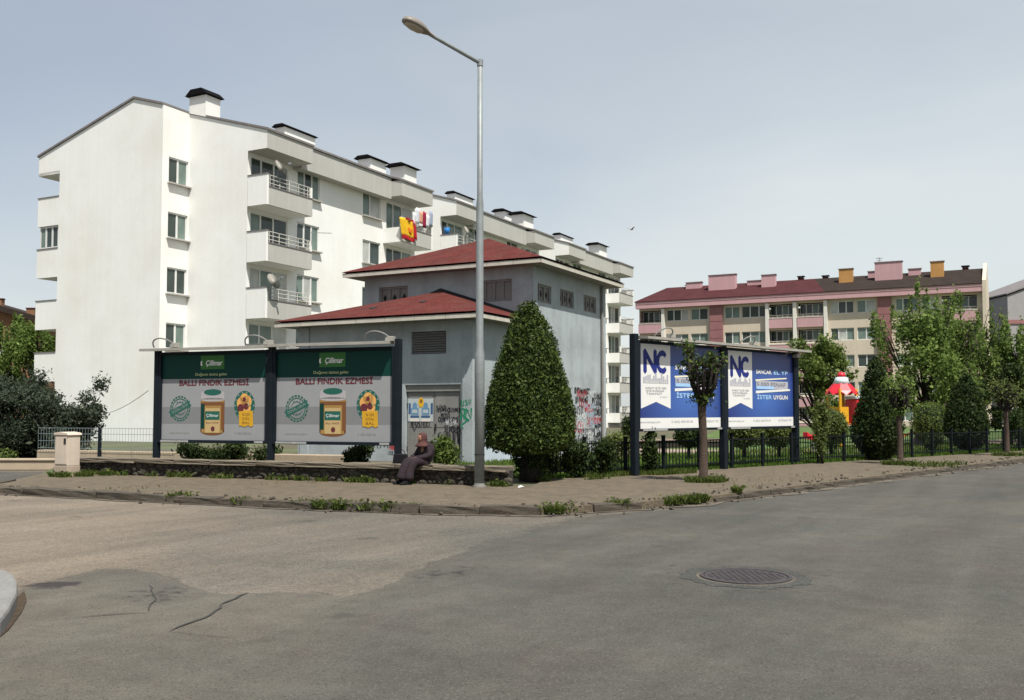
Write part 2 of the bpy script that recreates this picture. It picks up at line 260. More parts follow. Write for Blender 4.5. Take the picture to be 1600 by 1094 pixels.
M_ = dict(
    roadm=roadmat(),
    ground=mat('dry_ground', (0.09, 0.075, 0.05), 0.95, 0.25, 0.3, 0.3, 20, col2=(0.07, 0.10, 0.035), c2scale=0.15),
    old=asphalt('worn_asphalt', (0.125, 0.103, 0.084), (0.170, 0.136, 0.105), 0.30, 0.26),
    new=asphalt('grey_asphalt', (0.060, 0.0585, 0.0500), (0.085, 0.075, 0.061), 0.42, 0.30),
    seam=mat('tar_seam', (0.040, 0.039, 0.034), 0.8, 0.3, 4, 0.3, 60),
    darkpatch=mat('dark_mottle', (0.055, 0.045, 0.045), 0.8, 0.4, 6, 0.4, 50),
    dust=mat('road_dust', (0.115, 0.096, 0.072), 0.95, 0.3, 4.5, 0.4, 50, col2=(0.075, 0.065, 0.052), c2scale=3.0),
    pave=mat('dusty_pavement', (0.128, 0.100, 0.068), 0.95, 0.26, 11.0, 0.55, 34, 0.8, 24, col2=(0.078, 0.065, 0.045), c2scale=5.5, c2lo=.40, c2hi=.66),
    kerb=mat('weathered_kerb', (0.085, 0.071, 0.054), 0.92, 0.35, 4, 0.4, 30, 0.8, 22, col2=(0.040, 0.034, 0.026), c2scale=4.0),
    kerb2=mat('clean_kerb', (0.19, 0.185, 0.175), 0.9, 0.12, 3, 0.2, 40, 0.3, 30),
    stone=mat('dark_rubble', (0.045, 0.040, 0.031), 0.95, 0.35, 6, 0.35, 40, 0.9, 18, col2=(0.11, 0.095, 0.072), c2scale=7.0),
    stone2=mat('brown_rubble', (0.070, 0.056, 0.042), 0.95, 0.35, 6, 0.35, 40, 0.9, 18),
    mortar=mat('dark_mortar', (0.028, 0.025, 0.02), 0.95, 0.3, 6, 0.3, 40, 0.6, 20),
    cope=mat('coping_concrete', (0.165, 0.138, 0.100), 0.9, 0.22, 2.5, 0.3, 30, 0.5, 25, col2=(0.085, 0.072, 0.055), c2scale=2.5),
    cream=mat('cream_concrete', (0.34, 0.275, 0.20), 0.9, 0.12, 2, 0.15, 30),
    cabinet=mat('cream_cabinet_paint', (0.50, 0.425, 0.345), 0.7, 0.08, 3, 0.06, 50, streak=0.08),
    cabdark=mat('cabinet_plinth', (0.36, 0.29, 0.22), 0.8, 0.15, 4),
    white=mat('white_render', (0.755, 0.755, 0.73), 0.9, 0.03, 0.5, 0.02, 8, 0.15, 12, streak=0.028, col2=(0.70, 0.68, 0.625), c2scale=0.28, c2lo=.42, c2hi=.72),
    fasc=mat('grey_fascia', (0.40, 0.392, 0.36), 0.85, 0.06, 0.5, streak=0.06),
    roofgrey=mat('grey_roof_sheet', (0.17, 0.155, 0.15), 0.8, 0.2, 1.5),
    capblk=mat('black_cap_metal', (0.008, 0.008, 0.009), 0.95, 0.2, 3, spec=0.05),
    pvc=mat('white_window_plastic', (0.62, 0.62, 0.60), 0.5, 0.04, 2),
    sill=mat('stone_sill', (0.36, 0.34, 0.31), 0.8, 0.12, 3),
    glassd=glass('dark_window_glass', (0.040, 0.054, 0.050), 0.08, 0.42),
    glassg=glass('curtained_glass', (0.14, 0.19, 0.165), 0.15, 0.4),
    glassw=glass('pale_curtain_glass', (0.40, 0.41, 0.38), 0.2, 0.45),
    rail=mat('balcony_rail_paint', (0.50, 0.48, 0.43), 0.6, 0.08, 3),
    tgrey=mat('blue_grey_render', (0.33, 0.365, 0.375), 0.9, 0.08, 0.8, 0.05, 12, 0.25, 14, streak=0.09, col2=(0.265, 0.29, 0.295), c2scale=0.7),
    tpanel=mat('grey_grille_panel', (0.19, 0.183, 0.172), 0.85, 0.15, 3),
    hole=mat('black_opening', (0.012, 0.012, 0.013), 0.9, 0),
    redroof=mat('red_felt_shingle', (0.104, 0.026, 0.022), 0.95, 0.25, 2.0, 0.35, 14, 0.6, 22, spec=0.1, col2=(0.085, 0.030, 0.025), c2scale=1.0, courses=0.07),
    metal_shade=mat('dark_metal_and_gap_shade', (0.02, 0.018, 0.02), 0.7, 0.2, 3),  # dark small fittings; also paints the shadow gap above the low roof
    trim=mat('cream_fascia_board', (0.46, 0.43, 0.365), 0.8, 0.12, 2.5, streak=0.12),
    soff=mat('soffit_board', (0.22, 0.21, 0.20), 0.85, 0.12, 2),
    door=mat('grey_steel_door', (0.20, 0.195, 0.182), 0.6, 0.14, 2.2, 0.08, 20, spec=0.3, streak=0.12),
    galv=mat('galvanised_steel', (0.22, 0.24, 0.24), 0.55, 0.14, 6, 0.1, 40, metal=0.25, spec=0.4),
    lamp=mat('lamp_housing', (0.20, 0.175, 0.15), 0.5, 0.1, 5),
    lens=mat('lamp_lens', (0.36, 0.31, 0.25), 0.25, 0.1, 5, spec=0.5),
    navy=mat('dark_billboard_steel', (0.009, 0.013, 0.018), 0.6, 0.2, 4, spec=0.12),
    strip=mat('grey_canopy_metal', (0.30, 0.285, 0.25), 0.6, 0.16, 3, metal=0.1),
    plate=mat('frame_plate', (0.30, 0.30, 0.29), 0.6, 0.2, 8),
    fence=mat('black_fence_paint', (0.008, 0.011, 0.012), 0.8, 0.2, 5, spec=0.08),
    mesh=mat('grey_mesh_wire', (0.20, 0.24, 0.25), 0.6, 0.1, 5),
    bark=mat('brown_bark', (0.062, 0.042, 0.031), 0.95, 0.3, 8, 0.3, 50, 0.9, 30),
    barkd=mat('dark_bark', (0.024, 0.019, 0.016), 0.95, 0.3, 8, 0.3, 50, 0.9, 30),
    lawn=mat('lawn_soil', (0.055, 0.105, 0.022), 0.95, 0.3, 0.8, 0.4, 25, col2=(0.10, 0.13, 0.04), c2scale=0.6),
    path=mat('pink_path_paving', (0.26, 0.20, 0.16), 0.9, 0.15, 0.6, 0.15, 10),
    pink=mat('pink_render', (0.47, 0.285, 0.295), 0.9, 0.06, 0.4, streak=0.06),
    rose=mat('rose_cladding', (0.25, 0.115, 0.115), 0.85, 0.12, 1.0),
    pcream=mat('cream_render', (0.53, 0.455, 0.36), 0.9, 0.06, 0.4, streak=0.06),
    pwhite=mat('white_pillar_paint', (0.64, 0.61, 0.55), 0.85, 0.05, 1),
    pred=mat('dark_red_tiles', (0.066, 0.022, 0.024), 0.95, 0.2, 1.0, 0.25, 8, spec=0.1, courses=0.16),
    pbrown=mat('dark_brown_tiles', (0.034, 0.025, 0.021), 0.95, 0.2, 1.0, 0.25, 8, spec=0.1, courses=0.16),
    ochre=mat('ochre_chimney', (0.42, 0.22, 0.07), 0.85, 0.15, 1),
    ggrey=mat('grey_gable_render', (0.27, 0.26, 0.26), 0.9, 0.08, 0.4, streak=0.06),
    brown=mat('brown_render', (0.20, 0.105, 0.055), 0.9, 0.1, 0.5),
    yellow=mat('yellow_plastic', (0.62, 0.33, 0.015), 0.4, 0.1, 3),
    red=mat('red_plastic', (0.55, 0.02, 0.035), 0.35, 0.1, 3),
    orange=mat('orange_plastic', (0.5, 0.14, 0.02), 0.4, 0.1, 3),
    paleplas=mat('pale_blue_plastic', (0.55, 0.62, 0.65), 0.4, 0.06, 3),
    iron=mat('cast_iron', (0.048, 0.041, 0.042), 0.7, 0.3, 9, 0.3, 60, 0.4, 40),
)
LEAF = dict(
    cone=leafmat('clipped_conifer_leaf', (0.014, 0.030, 0.008), (0.100, 0.138, 0.030), 0.25),
    dark=leafmat('dark_shrub_leaf', (0.016, 0.030, 0.010), (0.055, 0.080, 0.022), 0.25),
    olive=leafmat('grey_olive_leaf', (0.020, 0.030, 0.018), (0.085, 0.108, 0.070), 0.25),
    mid=leafmat('fresh_green_leaf', (0.055, 0.095, 0.020), (0.21, 0.27, 0.070), 0.45),
    bright=leafmat('spring_green_leaf', (0.070, 0.125, 0.025), (0.25, 0.33, 0.090), 0.48),
    pale=leafmat('dusty_green_leaf', (0.060, 0.095, 0.024), (0.20, 0.23, 0.075), 0.4),
    grass=leafmat('grass_blade', (0.040, 0.085, 0.012), (0.13, 0.20, 0.035), 0.35),
    weed=leafmat('weed_leaf', (0.036, 0.062, 0.012), (0.115, 0.142, 0.034), 0.35),
    straw=leafmat('dry_grass_blade', (0.12, 0.10, 0.035), (0.20, 0.18, 0.07), 0.3),
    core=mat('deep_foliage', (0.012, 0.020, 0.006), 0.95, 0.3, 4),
)

# ---------------------------------------------------------------- foliage
def unit(a): return a / np.maximum(np.linalg.norm(a, axis=1, keepdims=True), 1e-9)
def leaves(name, P, size, m, parent=None, out=None, align=0.8, aspect=0.55, up=0.0, kind=None, rndv=None, fold=0.15):
    n = len(P); nr = unit(nrg.normal(size=(n, 3)))
    if out is not None: nr = unit(out * align + nr * (1 - align * 0.5))
    t = nrg.normal(size=(n, 3)); t[:, 2] += up
    t = unit(t - nr * np.sum(t * nr, axis=1, keepdims=True)); b = np.cross(nr, t)
    L_ = (size * np.clip(nrg.lognormal(-.08, .38, n), .4, 2.0))[:, None]; W_ = L_ * aspect * nrg.uniform(.75, 1.2, n)[:, None]
    V = np.stack([P - t * L_ * .5, P + b * W_ * .5 + nr * L_ * fold, P + t * L_ * .5, P - b * W_ * .5 + nr * L_ * fold], axis=1).reshape(-1, 3)
    me = bpy.data.meshes.new(name)
    me.vertices.add(4 * n); me.vertices.foreach_set('co', V.astype(np.float32).ravel())
    me.loops.add(4 * n); me.loops.foreach_set('vertex_index', np.arange(4 * n, dtype=np.int32))
    me.polygons.add(n); me.polygons.foreach_set('loop_start', np.arange(0, 4 * n, 4, dtype=np.int32))
    me.update(calc_edges=True)
    r = nrg.random(n) if rndv is None else np.clip(rndv, 0, 1)
    a = me.attributes.new('rnd', 'FLOAT', 'FACE'); a.data.foreach_set('value', r.astype(np.float32))
    me.materials.append(m)
    return put(name, me, parent, kind=kind)
def lump(d, seed, k=5.0):
    """cheap smooth noise on direction/position arrays"""
    g = np.random.default_rng(seed); s = np.zeros(len(d))
    for i in range(7):
        f = unit(g.normal(size=(1, 3)))[0] * k * g.uniform(0.6, 2.2); s += np.sin(d @ f + g.uniform(0, 6.28))
    return s / 7
def topiary(parent, prof, n, size, m, seed=1, rough=0.10, align=0.7, depth=0.22, core=True, lk=5.0, name='crown', aspect=0.55):
    """closed shape of revolution prof=[(r,z)...] covered in small leaves"""
    pr = np.array(prof); zs, rs = pr[:, 1], pr[:, 0]
    g = np.random.default_rng(seed)
    seg = np.hypot(np.diff(rs), np.diff(zs)) * (rs[1:] + rs[:-1] + 0.02); cs = np.cumsum(seg) / seg.sum()
    k = np.searchsorted(cs, g.random(n)); k = np.clip(k, 0, len(seg) - 1); f = g.random(n)
    r = rs[k] + (rs[k + 1] - rs[k]) * f; z = zs[k] + (zs[k + 1] - zs[k]) * f; a = g.uniform(0, 6.283, n)
    nx = (zs[k + 1] - zs[k]); nz = -(rs[k + 1] - rs[k]); q = np.hypot(nx, nz) + 1e-9; nx /= q; nz /= q
    out = np.stack([np.cos(a) * nx, np.sin(a) * nx, nz], 1)
    P = np.stack([r * np.cos(a), r * np.sin(a), z], 1)
    lm = lump(P, seed, lk); d = rough * (lm * 1.6 + g.normal(size=n) * 0.35) - depth * g.random(n) ** 2.2
    P = P + out * d[:, None]
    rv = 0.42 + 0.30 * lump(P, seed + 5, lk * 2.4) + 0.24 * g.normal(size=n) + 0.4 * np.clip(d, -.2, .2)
    o = leaves(name, P, size, m, parent, out, align, aspect, rndv=rv)
    if core:
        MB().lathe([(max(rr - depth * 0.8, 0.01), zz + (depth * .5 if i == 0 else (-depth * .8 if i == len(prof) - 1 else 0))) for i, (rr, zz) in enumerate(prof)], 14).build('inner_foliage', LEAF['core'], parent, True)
    return o
def cloud(parent, blobs, n, size, m, seed=2, rough=0.2, shell=0.6, up=0.0, name='crown', aspect=0.55, align=0.4, gaps=0.0):
    """leaves scattered through a set of ellipsoid clumps [(cx,cy,cz,rx,ry,rz)]"""
    g = np.random.default_rng(seed); B = np.array(blobs, float)
    wgt = B[:, 3] * B[:, 4] * B[:, 5]; wgt = wgt ** (0.72); wgt /= wgt.sum()
    k = g.choice(len(B), n, p=wgt); d = unit(g.normal(size=(n, 3)))
    rr = (shell + (1 - shell) * g.random(n)) * (1 + rough * g.normal(size=n) * 0.6 + rough * 1.3 * lump(d * 1.0 + B[k, :3], seed + 1, 4.0))
    P = B[k, :3] + d * B[k, 3:6] * rr[:, None]
    if gaps:
        keep = lump(P, seed + 9, 3.0 / max(0.4, float(np.mean(B[:, 3])))) > (-0.55 + gaps * 0.6); P, d = P[keep], d[keep]
    rv = 0.42 + 0.3 * lump(P, seed + 5, 3.0) + 0.22 * g.normal(size=len(P)) + 0.14 * d[:, 2]
    return leaves(name, P, size, m, parent, d, align, aspect, up, rndv=rv)

# ---------------------------------------------------------------- flat print helpers (x right, z up, facing -y)
_tx = {}
def text_polys(s, size, shear=0.0):
    k = (s, size, shear)
    if k not in _tx:
        cu = bpy.data.curves.new('txt', 'FONT'); cu.body = s; cu.size = size; cu.shear = shear; cu.resolution_u = 3; cu.align_x = 'CENTER'; cu.align_y = 'CENTER'
        o = bpy.data.objects.new('txt', cu); C.objects.link(o); bpy.context.view_layer.update()
        me = bpy.data.meshes.new_from_object(o.evaluated_get(bpy.context.evaluated_depsgraph_get()))
        _tx[k] = ([tuple(v.co) for v in me.vertices], [tuple(p.vertices) for p in me.polygons])
        bpy.data.objects.remove(o); bpy.data.curves.remove(cu); bpy.data.meshes.remove(me)
    return _tx[k]
class Print(MB):
    """flat print built in layers 1.5 mm apart in front of y=0"""
    def rect(self, x0, x1, z0, z1, m, l=1): y = -0.0015 * l; return self.add([(x0, y, z0), (x1, y, z0), (x1, y, z1), (x0, y, z1)], [(0, 1, 2, 3)], m)
    def poly(self, pts, m, l=1): y = -0.0015 * l; return self.add([(a, y, b) for a, b in pts], [tuple(range(len(pts)))], m)
    def disc(self, cx, cz, rx, rz, m, l=1, n=28): return self.poly([(cx + rx * math.cos(6.2832 * i / n), cz + rz * math.sin(6.2832 * i / n)) for i in range(n)], m, l)
    def ring(self, cx, cz, r0, r1, m, l=1, n=32, a0=0, a1=6.2832, sx=1.0):
        y = -0.0015 * l; vs = []
        for i in range(n + 1):
            a = a0 + (a1 - a0) * i / n
            for r in (r0, r1): vs.append((cx + sx * r * math.cos(a), y, cz + r * math.sin(a)))
        return self.add(vs, [(2 * i, 2 * i + 1, 2 * i + 3, 2 * i + 2) for i in range(n)], m)
    def text(self, s, cx, cz, size, m, l=2, sx=1.0, width=None, shear=0.0, rot=0.0, bold=0.0):
        vs, fs = text_polys(s, size, shear); y = -0.0015 * l
        if width: xs = [v[0] for v in vs]; sx = width / max(max(xs) - min(xs), 1e-6)
        ca, sa = math.cos(rot), math.sin(rot)
        offs = [(0, 0)] + ([(bold, 0), (-bold, 0), (0, bold), (0, -bold)] if bold else [])
        for j, (ox, oz) in enumerate(offs):
            self.add([(cx + (v[0] * sx + ox) * ca - (v[1] + oz) * sa, y - j * 0.0002, cz + (v[0] * sx + ox) * sa + (v[1] + oz) * ca) for v in vs], fs, m)
        return self
    def stroke(self, pts, wd, m, l=2):
        y = -0.0015 * l - rnd.random() * 0.0012; n = len(pts); vs = []
        for i, (a, b) in enumerate(pts):
            p, q = pts[max(i - 1, 0)], pts[min(i + 1, n - 1)]; dx, dz = q[0] - p[0], q[1] - p[1]; h = math.hypot(dx, dz) or 1
            ox, oz = -dz / h * wd / 2, dx / h * wd / 2
            vs += [(a + ox, y, b + oz), (a - ox, y, b - oz)]
        return self.add(vs, [(2 * i, 2 * i + 1, 2 * i + 3, 2 * i + 2) for i in range(n - 1)], m)
    def scribble(self, x0, x1, z, h, wd, m, l=2, word=None):
        """a sprayed word of loose looping letters"""
        x = x0
        while x < x1:
            wl = h * rnd.uniform(0.55, 0.95); kind = rnd.randrange(5); zz = z + rnd.uniform(-.1, .1) * h
            if kind == 0: pts = [(x, zz - h / 2), (x + .05 * h, zz + h / 2), (x + wl * .6, zz - h * .4), (x + wl * .65, zz + h / 2)]
            elif kind == 1: pts = [(x + wl * .35 + wl * .33 * math.cos(a), zz + h * .45 * math.sin(a)) for a in [i * .55 for i in range(12)]]
            elif kind == 2: pts = [(x + wl * .6 * i / 8, zz + h * .4 * math.sin(i * 1.7)) for i in range(9)]
            elif kind == 3: pts = [(x, zz + h / 2), (x, zz - h / 2), (x + wl * .5, zz - h * .45), (x + wl * .55, zz + h * .4)]
            else: pts = [(x + wl * .5, zz + h * .45), (x + wl * .05, zz + h * .3), (x + wl * .45, zz), (x + wl * .5, zz - h * .35), (x, zz - h * .45)]
            self.stroke(pts, wd, m, l); x += wl * .85
        return self
def flat(name, col, rough=0.6, var=0.03, spec=0.12): return mat(name, col, rough, var, 4, spec=spec)
def scribble_seed(n): rnd.seed(n)
# ================================================================ GROUND
def sheet(name, pts, z, m, kind='structure'):
    o = MB().add([(x, y, z) for x, y in pts], [tuple(range(len(pts)))], None).build(name, m); o['kind'] = kind; return o
sheet('ground', [(-900, -300), (900, -300), (900, 1500), (-900, 1500)], -0.06, M_['ground'])
def jag(pts, step=0.25, amp=0.05):
    res = []
    for (a, b) in zip(pts[:-1], pts[1:]):
        d = math.hypot(b[0] - a[0], b[1] - a[1]); n = max(1, int(d / step))
        for i in range(n):
            t = i / n; res.append((a[0] + (b[0] - a[0]) * t + rnd.uniform(-amp, amp), a[1] + (b[1] - a[1]) * t + rnd.uniform(-amp, amp)))
    return res + [pts[-1]]
KERB = [(-10.75, 20.6), (-10.55, 19.3), (-9.93, 18.73), (-8.2, 17.95), (-6.2, 17.02), (-3.69, 15.91), (-1.5, 15.12), (0.39, 14.84), (1.0, 15.12), (2.09, 15.81), (3.69, 17.14), (5.77, 19.33), (9.15, 22.99), (16.22, 30.54), (30.0, 45.2), (48.0, 64.0)]
edge = [(-4.4, 8.7), (-4.39, 9.0), (-4.25, 9.55), (-4.07, 9.85), (-3.75, 9.75), (-3.42, 9.45), (-3.06, 8.97), (-2.75, 8.62), (-2.27, 8.5), (-1.9, 8.55), (-1.48, 8.42), (-1.22, 8.67), (-1.06, 9.17), (-0.95, 9.8), (-0.7, 10.6), (-0.38, 11.5), (0.02, 12.3), (0.42, 13.25), (0.95, 14.25), (1.5, 14.85)]
edge = jag(edge, 0.22, 0.035)
patch = edge + [(2.2, 15.55), (3.8, 16.95), (5.9, 19.1), (9.3, 22.75), (16.4, 30.3), (30.3, 44.9), (46, 60), (88, 60), (88, -28), (-88, -28), (-88, -2), (-20, 3.5), (-6.5, 6.2), (-5.0, 7.6)]
gx = np.concatenate([[-90, -55, -35, -24], np.arange(-17, 18.01, .14), [24, 35, 55, 90]]); gy = np.concatenate([[-30, -12, -3, 1, 3], np.arange(4.6, 33, .14), [38, 46, 60]])
GX, GY = np.meshgrid(gx, gy); GP = np.stack([GX.ravel(), GY.ravel()], 1); pa = np.array(patch)
inside = np.zeros(len(GP), bool); j = len(pa) - 1
for i in range(len(pa)):
    (xi, yi), (xj, yj) = pa[i], pa[j]
    if yi != yj: inside ^= ((yi > GP[:, 1]) != (yj > GP[:, 1])) & (GP[:, 0] < (xj - xi) * (GP[:, 1] - yi) / (yj - yi) + xi)
    j = i
ea = np.array(edge); best = np.full(len(GP), 1e9); wid = np.ones(len(GP))
for i in range(len(ea) - 1):
    d0, d1 = ea[i], ea[i + 1]; e = d1 - d0; tt = np.clip(((GP - d0) @ e) / (e @ e), 0, 1); dd = np.linalg.norm(GP - d0 - tt[:, None] * e, axis=1)
    f_ = i / len(ea); k_ = dd < best; best[k_] = dd[k_]; wid[k_] = .055 if .18 < f_ < .42 else (.12 if f_ < .5 else .10 + .30 * (f_ - .5) * 2)
wear = np.clip(np.where(inside, best, -best) / wid, -4, 4)
sst = lambda x, a, b: (lambda q: q * q * (3 - 2 * q))(np.clip((x - a) / (b - a), 0, 1))
blob = lambda c, rx, ry, an=0: np.exp(-(((GP[:, 0] - c[0]) * math.cos(an) + (GP[:, 1] - c[1]) * math.sin(an)) / rx) ** 2 - ((-(GP[:, 0] - c[0]) * math.sin(an) + (GP[:, 1] - c[1]) * math.cos(an)) / ry) ** 2)
tan_ = np.where(inside, .22 + .38 * (1 - sst(GP[:, 0], -3.4, .5)) + .45 * blob((-1.971, 7.67), 1.0, .45, .9), .30 + .62 * (1 - sst(GP[:, 0] + .25 * (GP[:, 1] - 12), -6.0, -2.2)))
tan_ += .5 * blob((-5.272, 10.232), 1.2, .5)
tan_ = np.clip(tan_, 0, 1.1)
oil_ = 1.3 * blob((-4.244, 8.958), .26, .17) + .95 * blob((2.25, 9.38), .74, .70) - .75 * blob((2.25, 9.38), .52, .50) + .6 * blob((-3.07, 8.463), .25, .5, .6) + .55 * blob((-0.636, 9.628), .5, .25, .9)
me = bpy.data.meshes.new('road'); nx_, ny_ = len(gx), len(gy)
ii = (np.arange(ny_ - 1)[:, None] * nx_ + np.arange(nx_ - 1)[None, :]).ravel()
me.vertices.add(len(GP)); me.vertices.foreach_set('co', np.column_stack([GP, np.zeros(len(GP))]).astype(np.float32).ravel())
me.loops.add(4 * len(ii)); me.loops.foreach_set('vertex_index', np.stack([ii, ii + 1, ii + nx_ + 1, ii + nx_], 1).astype(np.int32).ravel())
me.polygons.add(len(ii)); me.polygons.foreach_set('loop_start', np.arange(0, 4 * len(ii), 4, dtype=np.int32)); me.update(calc_edges=True)
for nm, v in (('wear', wear), ('tan', tan_), ('oil', oil_)): at = me.attributes.new(nm, 'FLOAT', 'POINT'); at.data.foreach_set('value', v.astype(np.float32))
me.materials.append(M_['roadm']); struct(put('road', me))
sheet('side_street', [(-30, 21.6), (-11.5, 21.9), (-10.95, 23.0), (-11.4, 25.7), (-30, 25.7)], 0.004, M_['new'])
# thin tar seams and cracks lying on the road
sb = MB()
def ribbon(pts, wd, z):
    pts = jag(pts, 0.12, 0.018); n = len(pts); vs = []
    for i, (a, b) in enumerate(pts):
        p, q = pts[max(i - 1, 0)], pts[min(i + 1, n - 1)]; dx, dy = q[0] - p[0], q[1] - p[1]; h = math.hypot(dx, dy) or 1; ww = wd * rnd.uniform(0.25, 1.0) * (0.3 if i in (0, n - 1) else 1)
        vs += [(a - dy / h * ww / 2, b + dx / h * ww / 2, z), (a + dy / h * ww / 2, b - dx / h * ww / 2, z)]
    sb.add(vs, [(2 * i, 2 * i + 1, 2 * i + 3, 2 * i + 2) for i in range(n - 1)])
for pts, wd in (([(-2.484, 7.054), (-2.427, 7.371), (-2.36, 7.622), (-2.398, 8.047), (-2.324, 8.552)], 0.032), ([(-2.498, 7.054), (-2.249, 6.974), (-1.931, 6.857)], 0.02), ([(-1.818, 8.612), (-1.563, 8.463)], 0.03), ([(-2.449, 10.022), (-2.318, 9.941)], 0.03), ([(-0.664, 6.819), (-0.576, 6.838)], 0.035), ([(-3.328, 8.926), (-3.061, 8.32), (-2.916, 7.792)], 0.018), ([(-3.45, 7.483), (-3.214, 7.622), (-2.873, 7.718)], 0.016)):
    ribbon(pts, wd, 0.008)
struct(sb.build('road_cracks', M_['seam']))
# dust washed against the kerb
dn = []; df = []
off = lambda a, b, d: (a[0] + (b[1] - a[1]) / math.hypot(b[0] - a[0], b[1] - a[1]) * d, a[1] - (b[0] - a[0]) / math.hypot(b[0] - a[0], b[1] - a[1]) * d)
KJ = jag(KERB[1:15], 0.3, 0.0)
for i, p in enumerate(KJ[:-1]):
    q = KJ[i + 1]; far = off(p, q, 0.08 + 0.10 * abs(math.sin(i * .37) + math.sin(i * .91)) * (1.5 if p[0] > 2 else .5) + rnd.uniform(0, .06))
    near = off(p, q, -0.02); dn += [(near[0], near[1], .0095), (far[0], far[1], .0095)]
df = [(2 * i, 2 * i + 1, 2 * i + 3, 2 * i + 2) for i in range(len(KJ) - 2)]
struct(MB().add(dn, df).build('gutter_dust', M_['dust']))

# pavement slab
inner = [(48, 60.5), (19.38, 36.46), (0.75, 21.05), (0.35, 18.95), (-10.85, 23.1), (-11.3, 23.4)]
pv = MB(); pp = [(x, y) for x, y in KERB] + inner
pv.prism(pp, -0.04, 0.12); pvo = struct(pv.build('pavement', M_['pave']))
# kerb stones: one object each, child of the pavement
kseg = []
for a, b in zip(KERB[:-1], KERB[1:]):
    kseg.append((Vector((*a, 0)), Vector((*b, 0))))
walk = []; L_tot = 0
for a, b in kseg:
    walk.append((L_tot, a, b)); L_tot += (b - a).length
def along(d):
    for s, a, b in walk[::-1]:
        if d >= s: return a + (b - a).normalized() * (d - s)
kmesh = []
for q in range(5):
    g = random.Random(q); bm = bmesh.new(); bmesh.ops.create_cube(bm, size=1)
    bmesh.ops.subdivide_edges(bm, edges=bm.edges[:], cuts=2, use_grid_fill=True)
    for v in bm.verts:
        v.co += Vector((g.uniform(-.012, .012), g.uniform(-.07, .07) if v.co.z > 0 else 0, g.uniform(-.10, .03) if v.co.z > .3 else 0))
    me = bpy.data.meshes.new('kerb_stone'); bm.to_mesh(me); bm.free(); me.materials.append(M_['kerb']); kmesh.append(me)
d = 0.0
while d < 62:
    ln = 0.95; a, b = along(d), along(min(d + ln, L_tot)); c = (a + b) / 2; ang = math.atan2(b.y - a.y, b.x - a.x); i = int(d)
    broken = (0.6 < c.x < 1.0 and d > 12) or (c.x > 2.2 and c.x < 3.4)
    if not broken:
        low = 0.035 if c.x > 3.4 else (0.02 if c.x > 1.2 else 0.0)
        o = put('kerb_stone', kmesh[rnd.randrange(5)], pvo)
        nrm = Vector((-(b.y - a.y), b.x - a.x, 0)).normalized()
        o.location = c + nrm * 0.04 + Vector((0, 0, 0.05 - low + rnd.uniform(-.018, .014))); o.rotation_euler = (rnd.uniform(-.12, .12), rnd.uniform(-.02, .02), ang + rnd.uniform(-.04, .04))
        o.scale = ((b - a).length * 0.985, 0.19, 0.18)
    d += ln
# corner island of pale concrete at the left edge
isl = [(-4.806, 9.096), (-4.677, 8.987), (-4.508, 8.776), (-4.288, 8.415), (-4.035, 7.912), (-3.768, 7.274), (-3.623, 6.875)]
isl = isl + [(-5.5, 5.9), (-9, 5.2), (-14, 7.5), (-9, 10.8)]
io = struct(MB().prism(isl, -0.03, 0.13).build('traffic_island', M_['kerb2'], bevel=0.03))
sheet('island_soil', [(-4.246, 8.32), (-4.329, 8.612), (-4.089, 8.181), (-3.896, 7.718), (-3.682, 7.115), (-3.585, 6.726), (-3.794, 7.115), (-3.992, 7.67)], 0.0105, mat('leaf_litter', (0.05, 0.034, 0.02), 0.95, 0.4, 12, 0.4, 60))
# the lot behind wall and fence, the lawn, a paved path
sheet('lot', [(-11.4, 23.3), (0.3, 18.97), (0.7, 21.0), (60, 70.0), (140, 170), (-120, 170), (-120, 26.4), (-12.5, 26.4)], 0.085, M_['ground'])
sheet('lawn', [(0.6, 21.0), (60, 70.0), (62, 90), (20, 90), (6.0, 38), (2.4, 27)], 0.092, M_['lawn'])
sheet('park_path', [(3.5, 34.2), (9.5, 33.2), (26, 45.5), (40, 62), (36, 64), (24, 49.0), (9.0, 37.6), (4.6, 39)], 0.098, M_['path'])
pw = thing('low_wall', 'low dark wall edging the pink path behind the right fence', 'wall', (4.6, 39.5, 0.09), R(12))
MB().box(0, 4.5, 0, 0.35, 0, 0.26).build('wall_body', M_['mortar'], pw, bevel=.02); MB().box(-.05, 4.55, -.04, 0.39, 0.26, 0.36).build('coping', M_['path'], pw)
cw = thing('low_wall', 'low cream kerb wall across the side street at the far left', 'wall', (-11.7, 26.1, 0), R(180))
MB().box(0, 16, -0.3, 0, 0, 0.26).build('wall_body', M_['cream'], cw, bevel=.03)
MB().box(-.02, 16, -0.34, 0.04, 0.262, 0.32).build('coping', M_['cream'], cw, bevel=.02)

